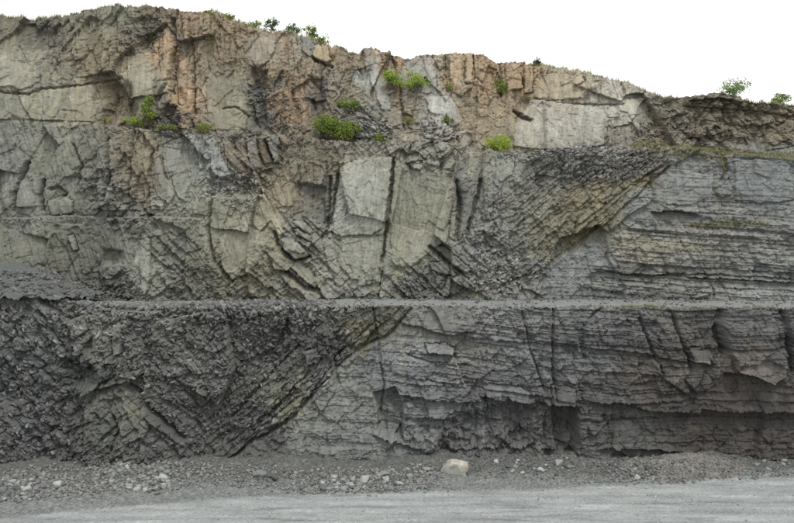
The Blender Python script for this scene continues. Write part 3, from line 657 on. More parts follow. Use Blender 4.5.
def cut_face(name, fc, nslab, bed_rows):
    """the face itself is setting; the slabs and beds one can tell apart are its parts"""
    V = fc['V'].reshape(-1, 3); C = fc['col'].reshape(-1, 3); nr = fc['nr']
    Q = grid_quads(nr, NC)
    sid = fc['slab'].ravel()[Q[:, 0]]
    bid = np.where((fc['foot'].ravel()[Q[:, 0]] > .5) & (fc['det'].ravel()[Q[:, 0]] > .22), fc['bed'].ravel()[Q[:, 0]], -999)
    base_sel = (sid < 0)
    parts = []
    for k in range(nslab):
        s = sid == k
        if s.sum() > 25: parts.append(('rock_slab', Q[s]))
    if bed_rows:
        for k in np.unique(bid[bid > -900]):
            s = (bid == k) & base_sel
            if s.sum() > 300:
                parts.append(('rock_bed', Q[s])); base_sel = base_sel & ~s
    root = sub_mesh(name, V, Q[base_sel], C, M_ROCK)
    tag(root, kind='structure')
    for nm, q in parts:
        sub_mesh(nm, V, q, C, M_ROCK, parent=root, skirt=.5)
    return root

Ylb, Ylt = ln([(-140, 67.5), (100, 67.6), (300, 69.0), (500, 69.4), (700, 68.8), (940, 68)]), ln([(-140, 71), (100, 71.2), (300, 71.6), (500, 71), (700, 70.6), (940, 70.5)])
Ymb, Ymt = ln([(-140, 80), (940, 80)]), ln([(-140, 84), (200, 83.5), (400, 83), (600, 83.5), (940, 83)])
Yub, Yut = ln([(-140, 90), (400, 90), (640, 90.5), (940, 90)]), ln([(-140, 94), (300, 94), (500, 94.5), (640, 94), (670, 93), (940, 93)])

low = build_face('lower_cliff', LB, lambda x: x * 0 + LBASE, lambda x: x * 0 - .6, Ylb, Ylt, 3, SLABS_L, FAULT_L, BED_OFF_L, 1.15, .26)
z_lb = low['V'][-1, :, 2]
mid = build_face('middle_cliff', UB, lambda x: x * 0 + 302, lambda x: np.interp(x, PXC, z_lb) * 0 + 13.6, Ymb, Ymt, 5, SLABS_M, FAULT_M, BED_OFF_M, 1.25, .16)
z_ub = mid['V'][-1, :, 2]
upp = build_face('upper_cliff', SKY, lambda x: UB(x) + 10, lambda x: np.interp(x, PXC, np.convolve(np.pad(z_ub, 30, mode='edge'), np.ones(61) / 61, 'valid')) - .3, Yub, Yut, 8, SLABS_U, FAULT_U, BED_OFF_M, 1.1, .22)
cut_face('lower_cliff', low, len(SLABS_L), True)
cut_face('middle_cliff', mid, len(SLABS_M), True)
cut_face('upper_cliff', upp, len(SLABS_U), False)

# ------------------------------------------------------------------ benches and the hill above
def bench(name, fc, back_Y, back_z, rows, colf, mat=M_GROUND):
    fr = fc['V'][-1]
    B = np.stack([fr[:, 0] * back_Y / fr[:, 1], np.full(NC, back_Y), back_z], -1)
    t = np.linspace(0, 1, rows)[:, None, None] ** 1.3
    P = fr[None] * (1 - t) + B[None] * t
    zz = .07 * fbm(P[..., 0] * .7, P[..., 1] * .7, 301, 3) + .03 * noise(P[..., 0] * 4, P[..., 1] * 4, 305)
    # the lip is ragged, a metre in it is trodden flat
    sm = np.convolve(np.pad(fr[:, 2], 20, mode='edge'), np.ones(41) / 41, 'valid')
    smy = np.convolve(np.pad(fr[:, 1], 20, mode='edge'), np.ones(41) / 41, 'valid')
    P[1:, :, 1] = (smy[None] * (1 - t[1:, :, 0]) + back_Y * t[1:, :, 0])
    tt = np.clip(t[..., 0] * 8, 0, 1)
    flat = sm[None] * (1 - t[..., 0]) + back_z[None] * t[..., 0]
    P[..., 2] = P[..., 2] * (1 - tt) + flat * tt + zz * tt
    c = colf(P)
    o = make_mesh(name, P.reshape(-1, 3), quads=grid_quads(rows, NC), col=c.reshape(-1, 3), mat=mat)
    return tag(o, kind='structure')
def bench_col(base, var=.12):
    b = lin(base) * 1.25
    def f(P):
        n = 1 + var * fbm(P[..., 0] * .5, P[..., 1] * .9, 310, 4)
        return b[None, None] * n[..., None]
    return f
smz = np.convolve(np.pad(z_lb, 60, mode='edge'), np.ones(121) / 121, 'valid')
bench('lower_bench', low, 83.0, smz - .05, 26, bench_col((110, 113, 112)))
smu = np.convolve(np.pad(z_ub, 60, mode='edge'), np.ones(121) / 121, 'valid')
bench('upper_bench', mid, 95.0, smu + .3, 14, bench_col((90, 88, 80)))
top = upp['V'][-1]
hill_rows = [0, .6, 1.6, 3, 6, 12, 25, 50, 110, 240, 500]
HP = np.stack([np.stack([top[:, 0] * (1 + d / 95), top[:, 1] + d, top[:, 2] - .035 * d + .12 * noise(top[:, 0] * .7, top[:, 1] * 0 + d, 330) * (d > 0)], -1) for d in hill_rows])
tag(make_mesh('hilltop', HP.reshape(-1, 3), quads=grid_quads(len(hill_rows), NC), col=np.ones((NC * len(hill_rows), 3)) * .2, mat=M_TURF), kind='structure')

# ------------------------------------------------------------------ quarry floor, gravel bank, heap
def ground_line(pts):
    p = np.array(pts, float)
    c, s = math.cos(PITCH), math.sin(PITCH)
    b = (p[:, 1] - CY) / F
    t = -CAM_Z / (s - b * c)
    X, Y = (p[:, 0] - CX) / F * t, t * (c + b * s)
    return lambda x: np.interp(x, X, Y)
YG = ground_line([(-140, 521), (0, 519), (60, 512), (150, 505), (250, 497), (340, 493.5), (450, 491), (560, 488), (620, 485), (700, 481), (794, 478), (940, 474)])
YT = ground_line([(-140, 500), (0, 499), (50, 496), (100, 488), (150, 490), (200, 483), (250, 481), (300, 484), (330, 488), (400, 487), (450, 476), (530, 478), (600, 481), (640, 481), (700, 479), (760, 476), (794, 473), (940, 470)])
HEAPX, HEAPY = float(unproj(np.array(688.), 0, 66.5)[0]), 66.6
def heap_shape(X, Y):
    d = np.sqrt(((X - HEAPX) / 6.4) ** 2 + ((Y - HEAPY) / 2.6) ** 2)
    d = d + .10 * noise(X * .5, Y * .5, 411)
    return np.clip(1 - d, 0, 1)
def gz(X, Y):
    X = np.asarray(X, float); Y = np.asarray(Y, float)
    yg, yt = YG(X) + .5 * noise(X * .25, X * 0, 400), YT(X) + .5 * noise(X * .35, X * 0 + 5, 401)
    t = np.clip((Y - yg) / np.maximum(yt - yg, .5), 0, 1)
    z = .22 * t * t * (3 - 2 * t)
    up = np.clip(Y - yt, 0, 4.5)
    z = z + up * (.10 + .10 * noise(X * .16, Y * .1, 402)) + sstep(0, .8, up) * .16 * fbm(X * .7, Y * .7, 403, 3)
    z = z + 1.3 * heap_shape(X, Y) ** .8
    z = z + (1 - t) * .05 * fbm(X * .12, Y * .5, 404, 3) + .05 * t * noise(X * 1.2, Y * 1.2, 405)
    # wheel ruts along the haul road
    z = z - (1 - t) * .04 * np.exp(-((np.abs(((Y + .06 * X) % 3.4) - 1.7) - .8) / .22) ** 2) * (Y < yg)
    return z
xs = np.concatenate([np.linspace(-900, -56, 24)[:-1], np.arange(-56, 56.01, .13), np.linspace(56, 900, 24)[1:]])
ys = np.concatenate([np.linspace(-600, 48, 22)[:-1], np.arange(48, 71.5, .13), [74, 78, 85]])
GXX, GYY = np.meshgrid(xs, ys)
GZZ = gz(GXX, GYY)
fine = .012 * RNG.standard_normal(GXX.shape); bank_t = sstep(-.3, .5, GYY - YG(GXX))
GZZ = GZZ + (fine * (1 + 2.2 * bank_t)) * (np.abs(GXX) < 56) * (GYY > 48)
GV = np.stack([GXX, GYY, GZZ], -1).reshape(-1, 3)
talus_t = sstep(-.2, 1.0, GYY - YT(GXX))
n1 = fbm(GXX * .10, GYY * .7, 420, 4); n2 = fbm(GXX * .5, GYY * .9, 421, 4)
c_floor = lin((138, 142, 141)); c_bank = lin((108, 111, 109)); c_tal = lin((90, 92, 89)); c_heap = lin((104, 102, 97))
gc = c_floor * (1 + .24 * n1 + .12 * n2)[..., None]
damp = sstep(.35, .8, fbm(GXX * .16 + 3, GYY * .8, 425, 3))[..., None]
gc = gc * (1 - .3 * damp)
# tyre tracks along the haul road: compacted darker bands in pairs
trk = np.zeros(GXX.shape)
for y0, k0, sd in ((57.2, .035, 1), (59.0, .05, 2), (60.6, -.02, 3), (62.0, .012, 4), (55.6, .02, 5)):
    yc = y0 + k0 * GXX + .5 * np.sin(GXX * .06 + sd)
    for o in (-.9, .9): trk = np.maximum(trk, np.exp(-((GYY - yc - o) / .22) ** 2) * np.clip(.6 + .8 * noise(GXX * .12, GXX * 0 + sd, 440 + sd), 0, 1))
gc = gc * (1 - .16 * trk[..., None]); GV[:, 2] -= (.03 * trk * (1 - bank_t)).ravel()
gc = gc * (1 - bank_t[..., None]) + c_bank * (1 + .10 * n2)[..., None] * bank_t[..., None]
gc = gc * (1 - talus_t[..., None]) + c_tal * (1 + .16 * n2)[..., None] * talus_t[..., None]
hs = heap_shape(GXX, GYY)
hm = sstep(.02, .12, hs)[..., None]
gc = gc * (1 - hm) + c_heap * (1 + .10 * fbm((GXX + GYY) * 1.1, (GYY - GXX) * .25, 430, 3))[..., None] * hm
gc = gc * (1 + (.10 + .16 * bank_t) * RNG.standard_normal(GXX.shape).clip(-2, 2))[..., None]
GC = (gc * 1.0).reshape(-1, 3)
GQ = grid_quads(len(ys), len(xs))
isheap = hs.ravel()[GQ[:, 0]] > .06
isbank = (GYY - YG(GXX)).ravel()[GQ[:, 0]] > 0
tag(sub_mesh('quarry_floor', GV, GQ[~isbank & ~isheap], GC, M_GROUND), kind='structure')
tag(sub_mesh('gravel_bank', GV, GQ[isbank & ~isheap], GC, M_GROUND), kind='structure')
tag(sub_mesh('gravel_heap', GV, GQ[isheap], GC, M_GROUND), 'long low heap of smooth brownish gravel at the foot of the lower bedded face', 'gravel heap')

# mound of fines tipped on the lower bench
mx, my = np.meshgrid(np.linspace(-1, 1, 150), np.linspace(-1, 1, 90))
mX0 = float(unproj(np.array(4.), 0, 74.5)[0])
MX, MY = mX0 + mx * 8.2, 75.0 + my * 4.0
mr = np.sqrt(mx ** 2 + my ** 2) + .08 * noise(mx * 3, my * 3, 501)
MZ = float(np.interp(20, PXC, smz)) - .25 + 3.3 * np.clip(1 - mr, 0, 1) ** .85 * (1 + .15 * noise(mx * 2.4, my * 2, 502)) + .3 * fbm(MX * .8, MY * .8, 503, 5, .65)
mc = (lin((80, 83, 81)) * 1.25)[None] * (1 + .1 * fbm(MX.ravel() * .6, MY.ravel() * .6, 504, 3))[:, None]
tag(make_mesh('gravel_mound', np.stack([MX, MY, MZ], -1).reshape(-1, 3), quads=grid_quads(90, 150), col=mc, mat=M_GROUND), 'rounded mound of fine grey gravel tipped on the lower bench', 'gravel mound')

# ================================================================== STONES
def hull(seed, sx, sy, sz, n=10):
    r = random.Random(seed)
    bm = bmesh.new()
    for cx in (-1, 1):                                   # a knocked-about block: eight uneven corners, some broken off
        for cy in (-1, 1):
            for cz in (-1, 1):
                f = [r.uniform(.5, 1.05) for _ in range(3)]
                bm.verts.new((cx * sx * f[0], cy * sy * f[1], cz * sz * f[2]))
                if r.random() < (n - 8) / 8:
                    g = [q * r.uniform(.5, .95) for q in f]; g[r.randrange(3)] = 1.05
                    bm.verts.new((cx * sx * g[0], cy * sy * g[1], cz * sz * g[2]))
    res = bmesh.ops.convex_hull(bm, input=bm.verts)
    bmesh.ops.delete(bm, geom=[g for g in res['geom_interior'] if isinstance(g, bmesh.types.BMVert)], context='VERTS')
    bmesh.ops.triangulate(bm, faces=bm.faces)
    bm.normal_update()
    V = np.array([v.co[:] for v in bm.verts]); bm.verts.index_update()
    T = np.array([[v.index for v in f.verts] for f in bm.faces])
    bm.free()
    return V, T
PROTO = []
for i in range(16):
    r_ = random.Random(900 + i)
    PROTO.append(hull(200 + i, .5, r_.uniform(.32, .48), r_.uniform(.2, .38)))
FLAT = [hull(300 + i, .55, .32, .12, 9) for i in range(10)]

def stuff_mesh(name, places, protos, mat, parent=None):
    """many small loose stones as one mass: (x, y, z, size, rotation matrix 3x3, colour)"""
    Vs, Ts, Cs, n = [], [], [], 0
    for (x, y, z, s, R, c) in places:
        V, T = protos[RNG.integers(len(protos))]
        Vs.append((V * s) @ R.T + np.array([x, y, z])); Ts.append(T + n); Cs.append(np.repeat(np.array(c)[None], len(V), 0)); n += len(V)
    o = make_mesh(name, np.concatenate(Vs), tris=np.concatenate(Ts), col=np.concatenate(Cs), mat=mat, parent=parent)
    return tag(o, kind='stuff')
def rotm(rx, ry, rz):
    from mathutils import Euler
    return np.array(Euler((rx, ry, rz)).to_matrix())

def on_ground_many(px, py):
    px, py = np.asarray(px, float), np.asarray(py, float); Z = px * 0
    b = (py - CY) / F; c, s = math.cos(PITCH), math.sin(PITCH)
    for _ in range(8):
        t = (Z - CAM_Z) / (s - b * c)
        X, Y = (px - CX) / F * t, t * (c + b * s)
        Z = .5 * Z + .5 * gz(X, Y)
    return X, Y, gz(X, Y)
def on_ground(px, py):
    X, Y, Z = on_ground_many([px], [py])
    return float(X[0]), float(Y[0]), float(Z[0])

STONE_ME = {}
def stone_mesh(i, mi):
    if (i, mi) not in STONE_ME:
        V, T = PROTO[i]
        o = make_mesh('stone', V, tris=T, mat=STONE_MATS[mi])
        STONE_ME[(i, mi)] = o.data
        bpy.data.objects.remove(o)
    return STONE_ME[(i, mi)]
def stone(px, py, size_px, label, group, mi):
    X, Y, Z = on_ground(px, py)
    s = .98 * size_px * Y / F
    o = bpy.data.objects.new('stone', stone_mesh(random.randrange(len(PROTO)), mi))
    COL.objects.link(o)
    o.location = (X, Y, Z + .16 * s)
    o.rotation_euler = (random.uniform(-.4, .4), random.uniform(-.4, .4), random.uniform(0, 6.28))
    o.scale = (s, s * random.uniform(.8, 1.2), s * random.uniform(.8, 1.2))
    return tag(o, label, 'stone', group)

def poly_points(poly, n, rs):
    p = np.array(poly, float); x0, y0 = p.min(0); x1, y1 = p.max(0); out = []
    while len(out) < n:
        a, b = rs.uniform(x0, x1, n * 3), rs.uniform(y0, y1, n * 3)
        ins = poly_sdf(a, b, poly) < 0
        out += list(zip(a[ins], b[ins]))
    return out[:n]
rs = np.random.default_rng(5)
for poly, n, smin, smax, mats, lab, grp in [
    ([(92, 462), (112, 452), (150, 458), (172, 476), (168, 490), (140, 492), (100, 482)], 110, 2.8, 7.5, (0, 2, 0, 1, 2), 'in the rubble heap below the shattered left face', 'stones in the rubble heap under the shattered left face'),
    ([(0, 476), (34, 470), (66, 482), (60, 496), (0, 501)], 62, 2.8, 7.5, (0, 0, 1, 2), 'in the scree where the left face meets the gravel', 'stones in the scree at the far left foot'),
    ([(312, 486), (330, 480), (380, 474), (420, 466), (428, 474), (400, 484), (350, 491), (320, 492)], 42, 3.0, 7.5, (0, 2, 2, 1), 'in the row lying along the gravel bank beside the cream boulder', 'row of stones beside the cream boulder'),
    ([(230, 474), (262, 470), (300, 472), (296, 482), (240, 482)], 14, 3.0, 7.0, (0, 1), 'lying under the lower end of the fault', 'stones under the lower end of the fault'),
    ([(492, 452), (540, 448), (588, 462), (580, 478), (530, 480), (500, 470)], 34, 2.6, 5.5, (0, 1, 1, 2), 'on the gravel below the dark recess in the lower face', 'stones below the dark recess'),
    ([(602, 460), (640, 456), (656, 468), (646, 480), (612, 478)], 36, 2.6, 5.5, (0, 1, 1), 'scattered beside the end of the long gravel heap', 'stones beside the gravel heap'),
    ([(748, 462), (794, 448), (820, 450), (820, 472), (760, 478)], 30, 2.8, 6.0, (0, 1, 0), 'in the scree beyond the long gravel heap', 'stones beyond the gravel heap')]:
    for (a, b) in poly_points(poly, n, rs):
        mi = random.choice(mats); sz = rs.uniform(smin, smax) * (1.25 if rs.random() < .12 else 1)
        size = 'large' if sz > smin + .62 * (smax - smin) else 'small' if sz < smin + .3 * (smax - smin) else 'middling'
        stone(a + rs.normal(0, 3), b + rs.normal(0, .8), sz, '%s %s angular stone %s' % (size, ('grey', 'dark', 'pale')[mi], lab), '%s %s %s' % (size, ('grey', 'dark', 'pale')[mi], grp), mi)

def boulder(name, px, py, wpx, hpx, seed, label, mat, cat='boulder', colfn=None):
    bm = bmesh.new(); bmesh.ops.create_icosphere(bm, subdivisions=4, radius=1)
    X, Y, Z = on_ground(px, py); w, h = wpx * Y / F, hpx * Y / F
    r = random.Random(seed)
    planes = [(Vector((r.gauss(0, 1), r.gauss(0, 1), r.gauss(0, .9))).normalized(), r.uniform(.36, .66)) for _ in range(11)]
    planes += [(Vector((0, 0, 1)), .75), (Vector((-1, -.3, .2)).normalized(), .8)]
    V = np.array([v.co[:] for v in bm.verts]); bm.verts.index_update()
    T = np.array([[v.index for v in f.verts] for f in bm.faces]); bm.free()
    rad = np.ones(len(V))
    for nrm, d in planes:
        dt = V @ np.array(nrm[:]); rad = np.where(dt > .05, np.minimum(rad, d / np.maximum(dt, .05)), rad)
    rad = rad * (1 + .05 * fbm(V[:, 0] * 3 + seed, V[:, 1] * 3 + V[:, 2] * 2.3, 600 + seed, 4))
    V = V * rad[:, None]
    V = V / np.ptp(V, axis=0) * np.array([w, w * .8, h * 1.25])
    V[:, 2] += h * .42
    o = make_mesh(name, V, tris=T, mat=mat, col=None if colfn is None else colfn(V))
    o.location = (X, Y + .2, Z)
    o.rotation_euler = (0, 0, r.uniform(-.3, .3))
    return tag(o, label, cat)
def cream_col(V):
    n = fbm(V[:, 0] * 1.4, V[:, 2] * 1.8 + V[:, 1], 650, 4)
    w = sstep(-.15, .25, n)[:, None]; g = sstep(.25, .6, fbm(V[:, 0] * 2.5 + 5, V[:, 2] * 2.5, 655, 3))[:, None]
    c = lin((150, 146, 130)) * (1 - w) + lin((168, 168, 164)) * w
    return c * (1 - .5 * g) + lin((150, 148, 142)) * .5 * g
def block_boulder(px, py, wpx, hpx, label):
    X, Y, Z = on_ground(px, py); w, h = wpx * Y / F, hpx * Y / F
    bm = bmesh.new()
    for (x, z) in [(-1, 0), (-.95, .3), (-.62, .86), (-.25, 1.0), (.1, .92), (.92, .82), (1.0, .6), (.86, .22), (.8, 0)]:
        for y, k in ((-.55, .86), (-.1, 1.0), (.6, .8)):
            bm.verts.new((x * w / 2 * k, y * w * .5 + .12 * w * math.sin(x * 5), z * h * (k if z > .3 else 1) - .1 * h))
    res = bmesh.ops.convex_hull(bm, input=bm.verts)
    bmesh.ops.delete(bm, geom=[g for g in res['geom_interior'] if isinstance(g, bmesh.types.BMVert)], context='VERTS')
    bmesh.ops.triangulate(bm, faces=bm.faces)
    bmesh.ops.subdivide_edges(bm, edges=bm.edges, cuts=5, use_grid_fill=True)
    bmesh.ops.triangulate(bm, faces=bm.faces)
    V = np.array([v.co[:] for v in bm.verts]); bm.verts.index_update()
    T = np.array([[v.index for v in f.verts] for f in bm.faces]); bm.free()
    ctr = np.array([0, 0, h * .4]); D = V - ctr
    r, _, e = facets(V[:, 0] * 2.2 + V[:, 1], V[:, 2] * 2.6 + V[:, 1] * .7, 77, .16, .3)
    V = ctr + D * (1 + .28 * r + .03 * fbm(V[:, 0] * 5, V[:, 2] * 5 + V[:, 1] * 3, 78, 3))[:, None]
    o = make_mesh('boulder', V, tris=T, mat=M_FLAKE, col=cream_col(V)); o.location = (X, Y + .3, Z)
    return tag(o, label, 'boulder')
block_boulder(455, 473, 28, 16, 'large cream and white blocky boulder standing alone on the gravel bank')
for (a, b, w, h, sd, lab, m) in [
    (529, 450, 6.5, 5, 21, 'white rounded stone perched on the small dirt pile behind the gravel', M_WHITE),
    (541, 472, 8, 5, 22, 'flat white stone lying below the bedded face with dark scree around it', M_WHITE),
    (496, 464, 5.5, 5, 23, 'small white cube-like stone between the cream boulder and the dark slab', M_WHITE),
    (559, 466, 8, 5.5, 24, 'pale grey lump of rock near the recess, largest of its scatter', STONE_MATS[2]),
    (511, 468, 13, 4.5, 25, 'long dark slab stone half sunk in gravel right of the cream boulder', STONE_MATS[1]),
    (411, 476, 8, 5, 26, 'dark grey wedge-shaped stone on the gravel left of the cream boulder', STONE_MATS[1]),
    (427, 477, 6, 4.5, 27, 'grey round-topped stone nearest the cream boulder', STONE_MATS[0]),
    (638, 480, 8.5, 5, 28, 'pale stone at the front edge of the long gravel heap', STONE_MATS[2]),
    (779, 459, 11, 7, 29, 'bluish white boulder on the scree beyond the long gravel heap', M_WHITE),
    (258, 478, 15, 9, 30, 'wide grey block at the foot of the fault plane', STONE_MATS[0]),
    (272, 481, 13, 7, 31, 'dark grey block leaning on the wide grey block below the fault', STONE_MATS[1]),
    (323, 491, 9, 5.5, 32, 'dark stone at the outer end of the pale stone row', STONE_MATS[1]),
    (365, 483, 11, 6, 33, 'pale flat stone in the middle of the pale stone row', STONE_MATS[2]),
    (382, 478, 11, 6, 34, 'grey blunt stone next to the pale flat one in the row', STONE_MATS[0])]:
    boulder('rock', a, b, w, h, sd, lab, m, cat='stone')

# loose fines and chips nobody could count
pl = []
for poly, n, s0, s1, c in [([(90, 458), (112, 452), (150, 456), (178, 474), (172, 490), (140, 492), (100, 484)], 700, .12, .42, (106, 108, 105)), ([(0, 474), (34, 470), (70, 480), (62, 496), (0, 501)], 420, .12, .42, (98, 100, 98)),
                           ([(310, 488), (330, 480), (380, 472), (425, 464), (432, 474), (400, 484), (350, 491)], 300, .12, .38, (112, 114, 111)), ([(600, 462), (650, 454), (660, 468), (640, 480)], 260, .1, .32, (104, 105, 103)), ([(0, 470), (90, 458), (200, 462), (300, 470), (440, 466), (440, 490), (330, 494), (210, 484), (100, 494), (0, 503)], 3600, .10, .36, (104, 105, 102)),
                           ([(440, 460), (600, 455), (800, 452), (860, 460), (800, 476), (640, 484), (480, 478)], 2200, .08, .26, (100, 100, 98)),
                           ([(0, 500), (200, 484), (400, 488), (600, 482), (600, 490), (300, 496), (0, 518)], 700, .03, .09, (150, 150, 148)),
                           ([(0, 505), (794, 478), (794, 523), (0, 523)], 1500, .03, .12, (140, 140, 138)),
                           ([(640, 492), (700, 494), (690, 507), (655, 506)], 60, .04, .10, (168, 170, 170)),
                           ([(540, 488), (560, 486), (560, 506), (542, 504)], 30, .06, .16, (110, 112, 116))]:
    pts = np.array(poly_points(poly, n, rs)); pts = pts + rs.normal(0, 1, pts.shape) * (12, 1.5)
    for X, Y, Z in zip(*on_ground_many(pts[:, 0], pts[:, 1])):
        s = s0 + (s1 - s0) * rs.random() ** 1.7
        pl.append((X, Y, Z + .18 * s, s, rotm(*rs.uniform(-.5, .5, 2), rs.uniform(0, 6.3)), lin(c) * 1.25 * rs.uniform(.6, 1.35)))
stuff_mesh('loose_gravel', pl, PROTO, M_FLAKE)

pl = []
for a in np.concatenate([rs.uniform(78, 335, 1500), rs.uniform(60, 200, 250), rs.uniform(-90, 75, 1500)]):
    j = int((a - PX0) / STEP); P = low['V'][-1, j]
    bk = rs.random() ** 1.6 * (3.2 if a < 75 else 2.2 + 4.0 * math.exp(-((a - 270) / 60) ** 2)); s = .12 + .5 * rs.random() ** 2.2
    z = smz[j] if bk > .5 else P[2]
    pl.append((P[0] * (P[1] + bk) / P[1], P[1] + bk, z + .15 * s + (.25 if 190 < a < 330 else .05) * rs.random(), s, rotm(*rs.uniform(-.6, .6, 2), rs.uniform(0, 6.3)), lin((104, 105, 102)) * rs.uniform(.6, 1.5)))
for k in range(1500):
    t, q = rs.uniform(0, 6.283), rs.uniform(.35, 1.0); i = int(np.clip((math.sin(t) * q + 1) / 2 * 89, 0, 89)); j = int(np.clip((math.cos(t) * q + 1) / 2 * 149, 0, 149)); s = .08 + .5 * rs.random() ** 3
    pl.append((MX[i, j], MY[i, j], MZ[i, j] + .1 * s, s, rotm(*rs.uniform(-.5, .5, 2), rs.uniform(0, 6.3)), lin((98, 99, 98)) * rs.uniform(.7, 1.4)))
for a in rs.uniform(-90, 890, 1700):           # fallen bits along the foot of the middle face and a few out on the bench
    j = int((a - PX0) / STEP); Pm = mid['V'][int(.03 * mid['nr']), j]; bk = -rs.random() ** 3 * 6; s = .07 + .35 * rs.random() ** 3
    pl.append((Pm[0] * (Pm[1] + bk) / Pm[1], Pm[1] + bk - .1, smz[j] - .02 + .1 * s, s, rotm(*rs.uniform(-.6, .6, 2), rs.uniform(0, 6.3)), lin((100, 100, 97)) * rs.uniform(.6, 1.5)))
for a in np.concatenate([rs.uniform(330, 890, 700)]):
    j = int((a - PX0) / STEP); P = low['V'][-1, j]; bk = .1 + rs.random() ** 2 * 2.5; s = .07 + .28 * rs.random() ** 3
    pl.append((P[0], P[1] + bk, smz[j] + .1 * s, s, rotm(*rs.uniform(-.6, .6, 2), rs.uniform(0, 6.3)), lin((104, 104, 102)) * rs.uniform(.6, 1.4)))
stuff_mesh('bench_rubble', pl, PROTO, M_FLAKE)
def on_face(fc, a, b):
    j = int(np.clip(round((a - PX0) / STEP), 0, NC - 1))
    i = int(np.argmin(np.abs(fc['py'][:, j] - b)))
    return fc['V'][i, j], fc['col'][i, j]
# chips and plates clinging to the faces: outline, count, size range m, angle in the face, spread, colour gain
CH = {'lower_cliff': [([(75, 303), (330, 304), (380, 304), (330, 322), (200, 322), (95, 318)], 1300, .18, .75, -.2, .9, 1.35), ([(0, 300), (70, 305), (90, 330), (60, 460), (0, 465)], 1100, .15, .65, -.75, .35, 1.3),
                      ([(90, 320), (320, 318), (280, 380), (230, 440), (170, 440), (110, 360)], 1500, .14, .6, -.3, .9, 1.3), ([(230, 440), (330, 340), (370, 320), (320, 390), (270, 440)], 420, .2, .8, .7, .22, 1.1),
                      ([(60, 440), (210, 440), (210, 466), (60, 470)], 420, .15, .5, 0, 1, 1.2), ([(430, 430), (560, 430), (560, 460), (430, 460)], 200, .12, .4, 0, 1, 1.0)],
      'middle_cliff': [([(560, 152), (600, 149), (668, 150), (660, 165), (625, 180), (590, 182), (566, 176)], 650, .2, .75, .65, .3, 1.05), ([(95, 276), (140, 272), (142, 299), (95, 299)], 260, .15, .5, -.2, .9, 1.0),
                       ([(0, 216), (200, 214), (200, 222), (0, 225)], 300, .1, .35, 0, .5, 1.25), ([(470, 245), (545, 255), (560, 262), (520, 292), (466, 292)], 480, .12, .6, .2, .8, 1.25),
                       ([(206, 178), (256, 176), (264, 196), (236, 206), (208, 196)], 300, .2, .6, -.5, .7, 1.15), ([(400, 276), (440, 274), (450, 298), (396, 298)], 180, .2, .7, -.7, .3, 1.0),
                       ([(0, 122), (150, 132), (330, 142), (330, 147), (150, 138), (0, 127)], 380, .12, .4, 0, .8, 1.1), ([(500, 152), (600, 148), (600, 158), (500, 164)], 240, .15, .5, .4, .6, 1.0), ([(160, 270), (215, 262), (215, 299), (160, 299)], 180, .15, .45, 0, .9, 1.0)],
      'upper_cliff': [([(335, 108), (362, 112), (386, 128), (386, 140), (345, 138)], 240, .25, .9, -.5, .4, 1.2), ([(428, 124), (456, 124), (456, 142), (426, 142)], 110, .3, 1.0, .5, .5, .9), ([(164, 104), (180, 104), (182, 130), (162, 130)], 110, .2, .6, 0, .9, 1.0),
                      ([(138, 20), (158, 20), (156, 54), (140, 54)], 120, .2, .6, .8, .7, 1.0), ([(255, 66), (300, 70), (300, 130), (258, 130)], 200, .15, .5, .6, .9, 1.05), ([(625, 120), (690, 110), (690, 142), (630, 142)], 160, .15, .5, .2, .9, 1.0),
                      ([(60, 76), (125, 74), (120, 84), (60, 88)], 90, .1, .3, 0, .8, 1.2)]}
for nm, lst in CH.items():
    fc = FACES[nm]; pl = []
    for poly, n, s0, s1, ang, spr, gain in lst:
        for (a, b) in poly_points(poly, n, rs):
            a, b = a + rs.normal(0, 5), b + rs.normal(0, 2.5)          # ragged margins
            P, c = on_face(fc, a, b); s = s0 + (s1 - s0) * rs.random() ** 2
            R = rotm(0, -(ang + rs.normal(0, spr)), 0) @ rotm(rs.normal(.5, .5), 0, rs.normal(0, .5))
            k = rs.uniform(.75, 1.3) * gain
            g = .5 * c + .5 * c.mean()
            pl.append((P[0], P[1] - .16 * s, P[2] + .04 * s, s, R, np.clip(g * k, .02, .7)))
    stuff_mesh('rock_chips', pl, FLAT, M_FLAKE, parent=bpy.data.objects[nm])

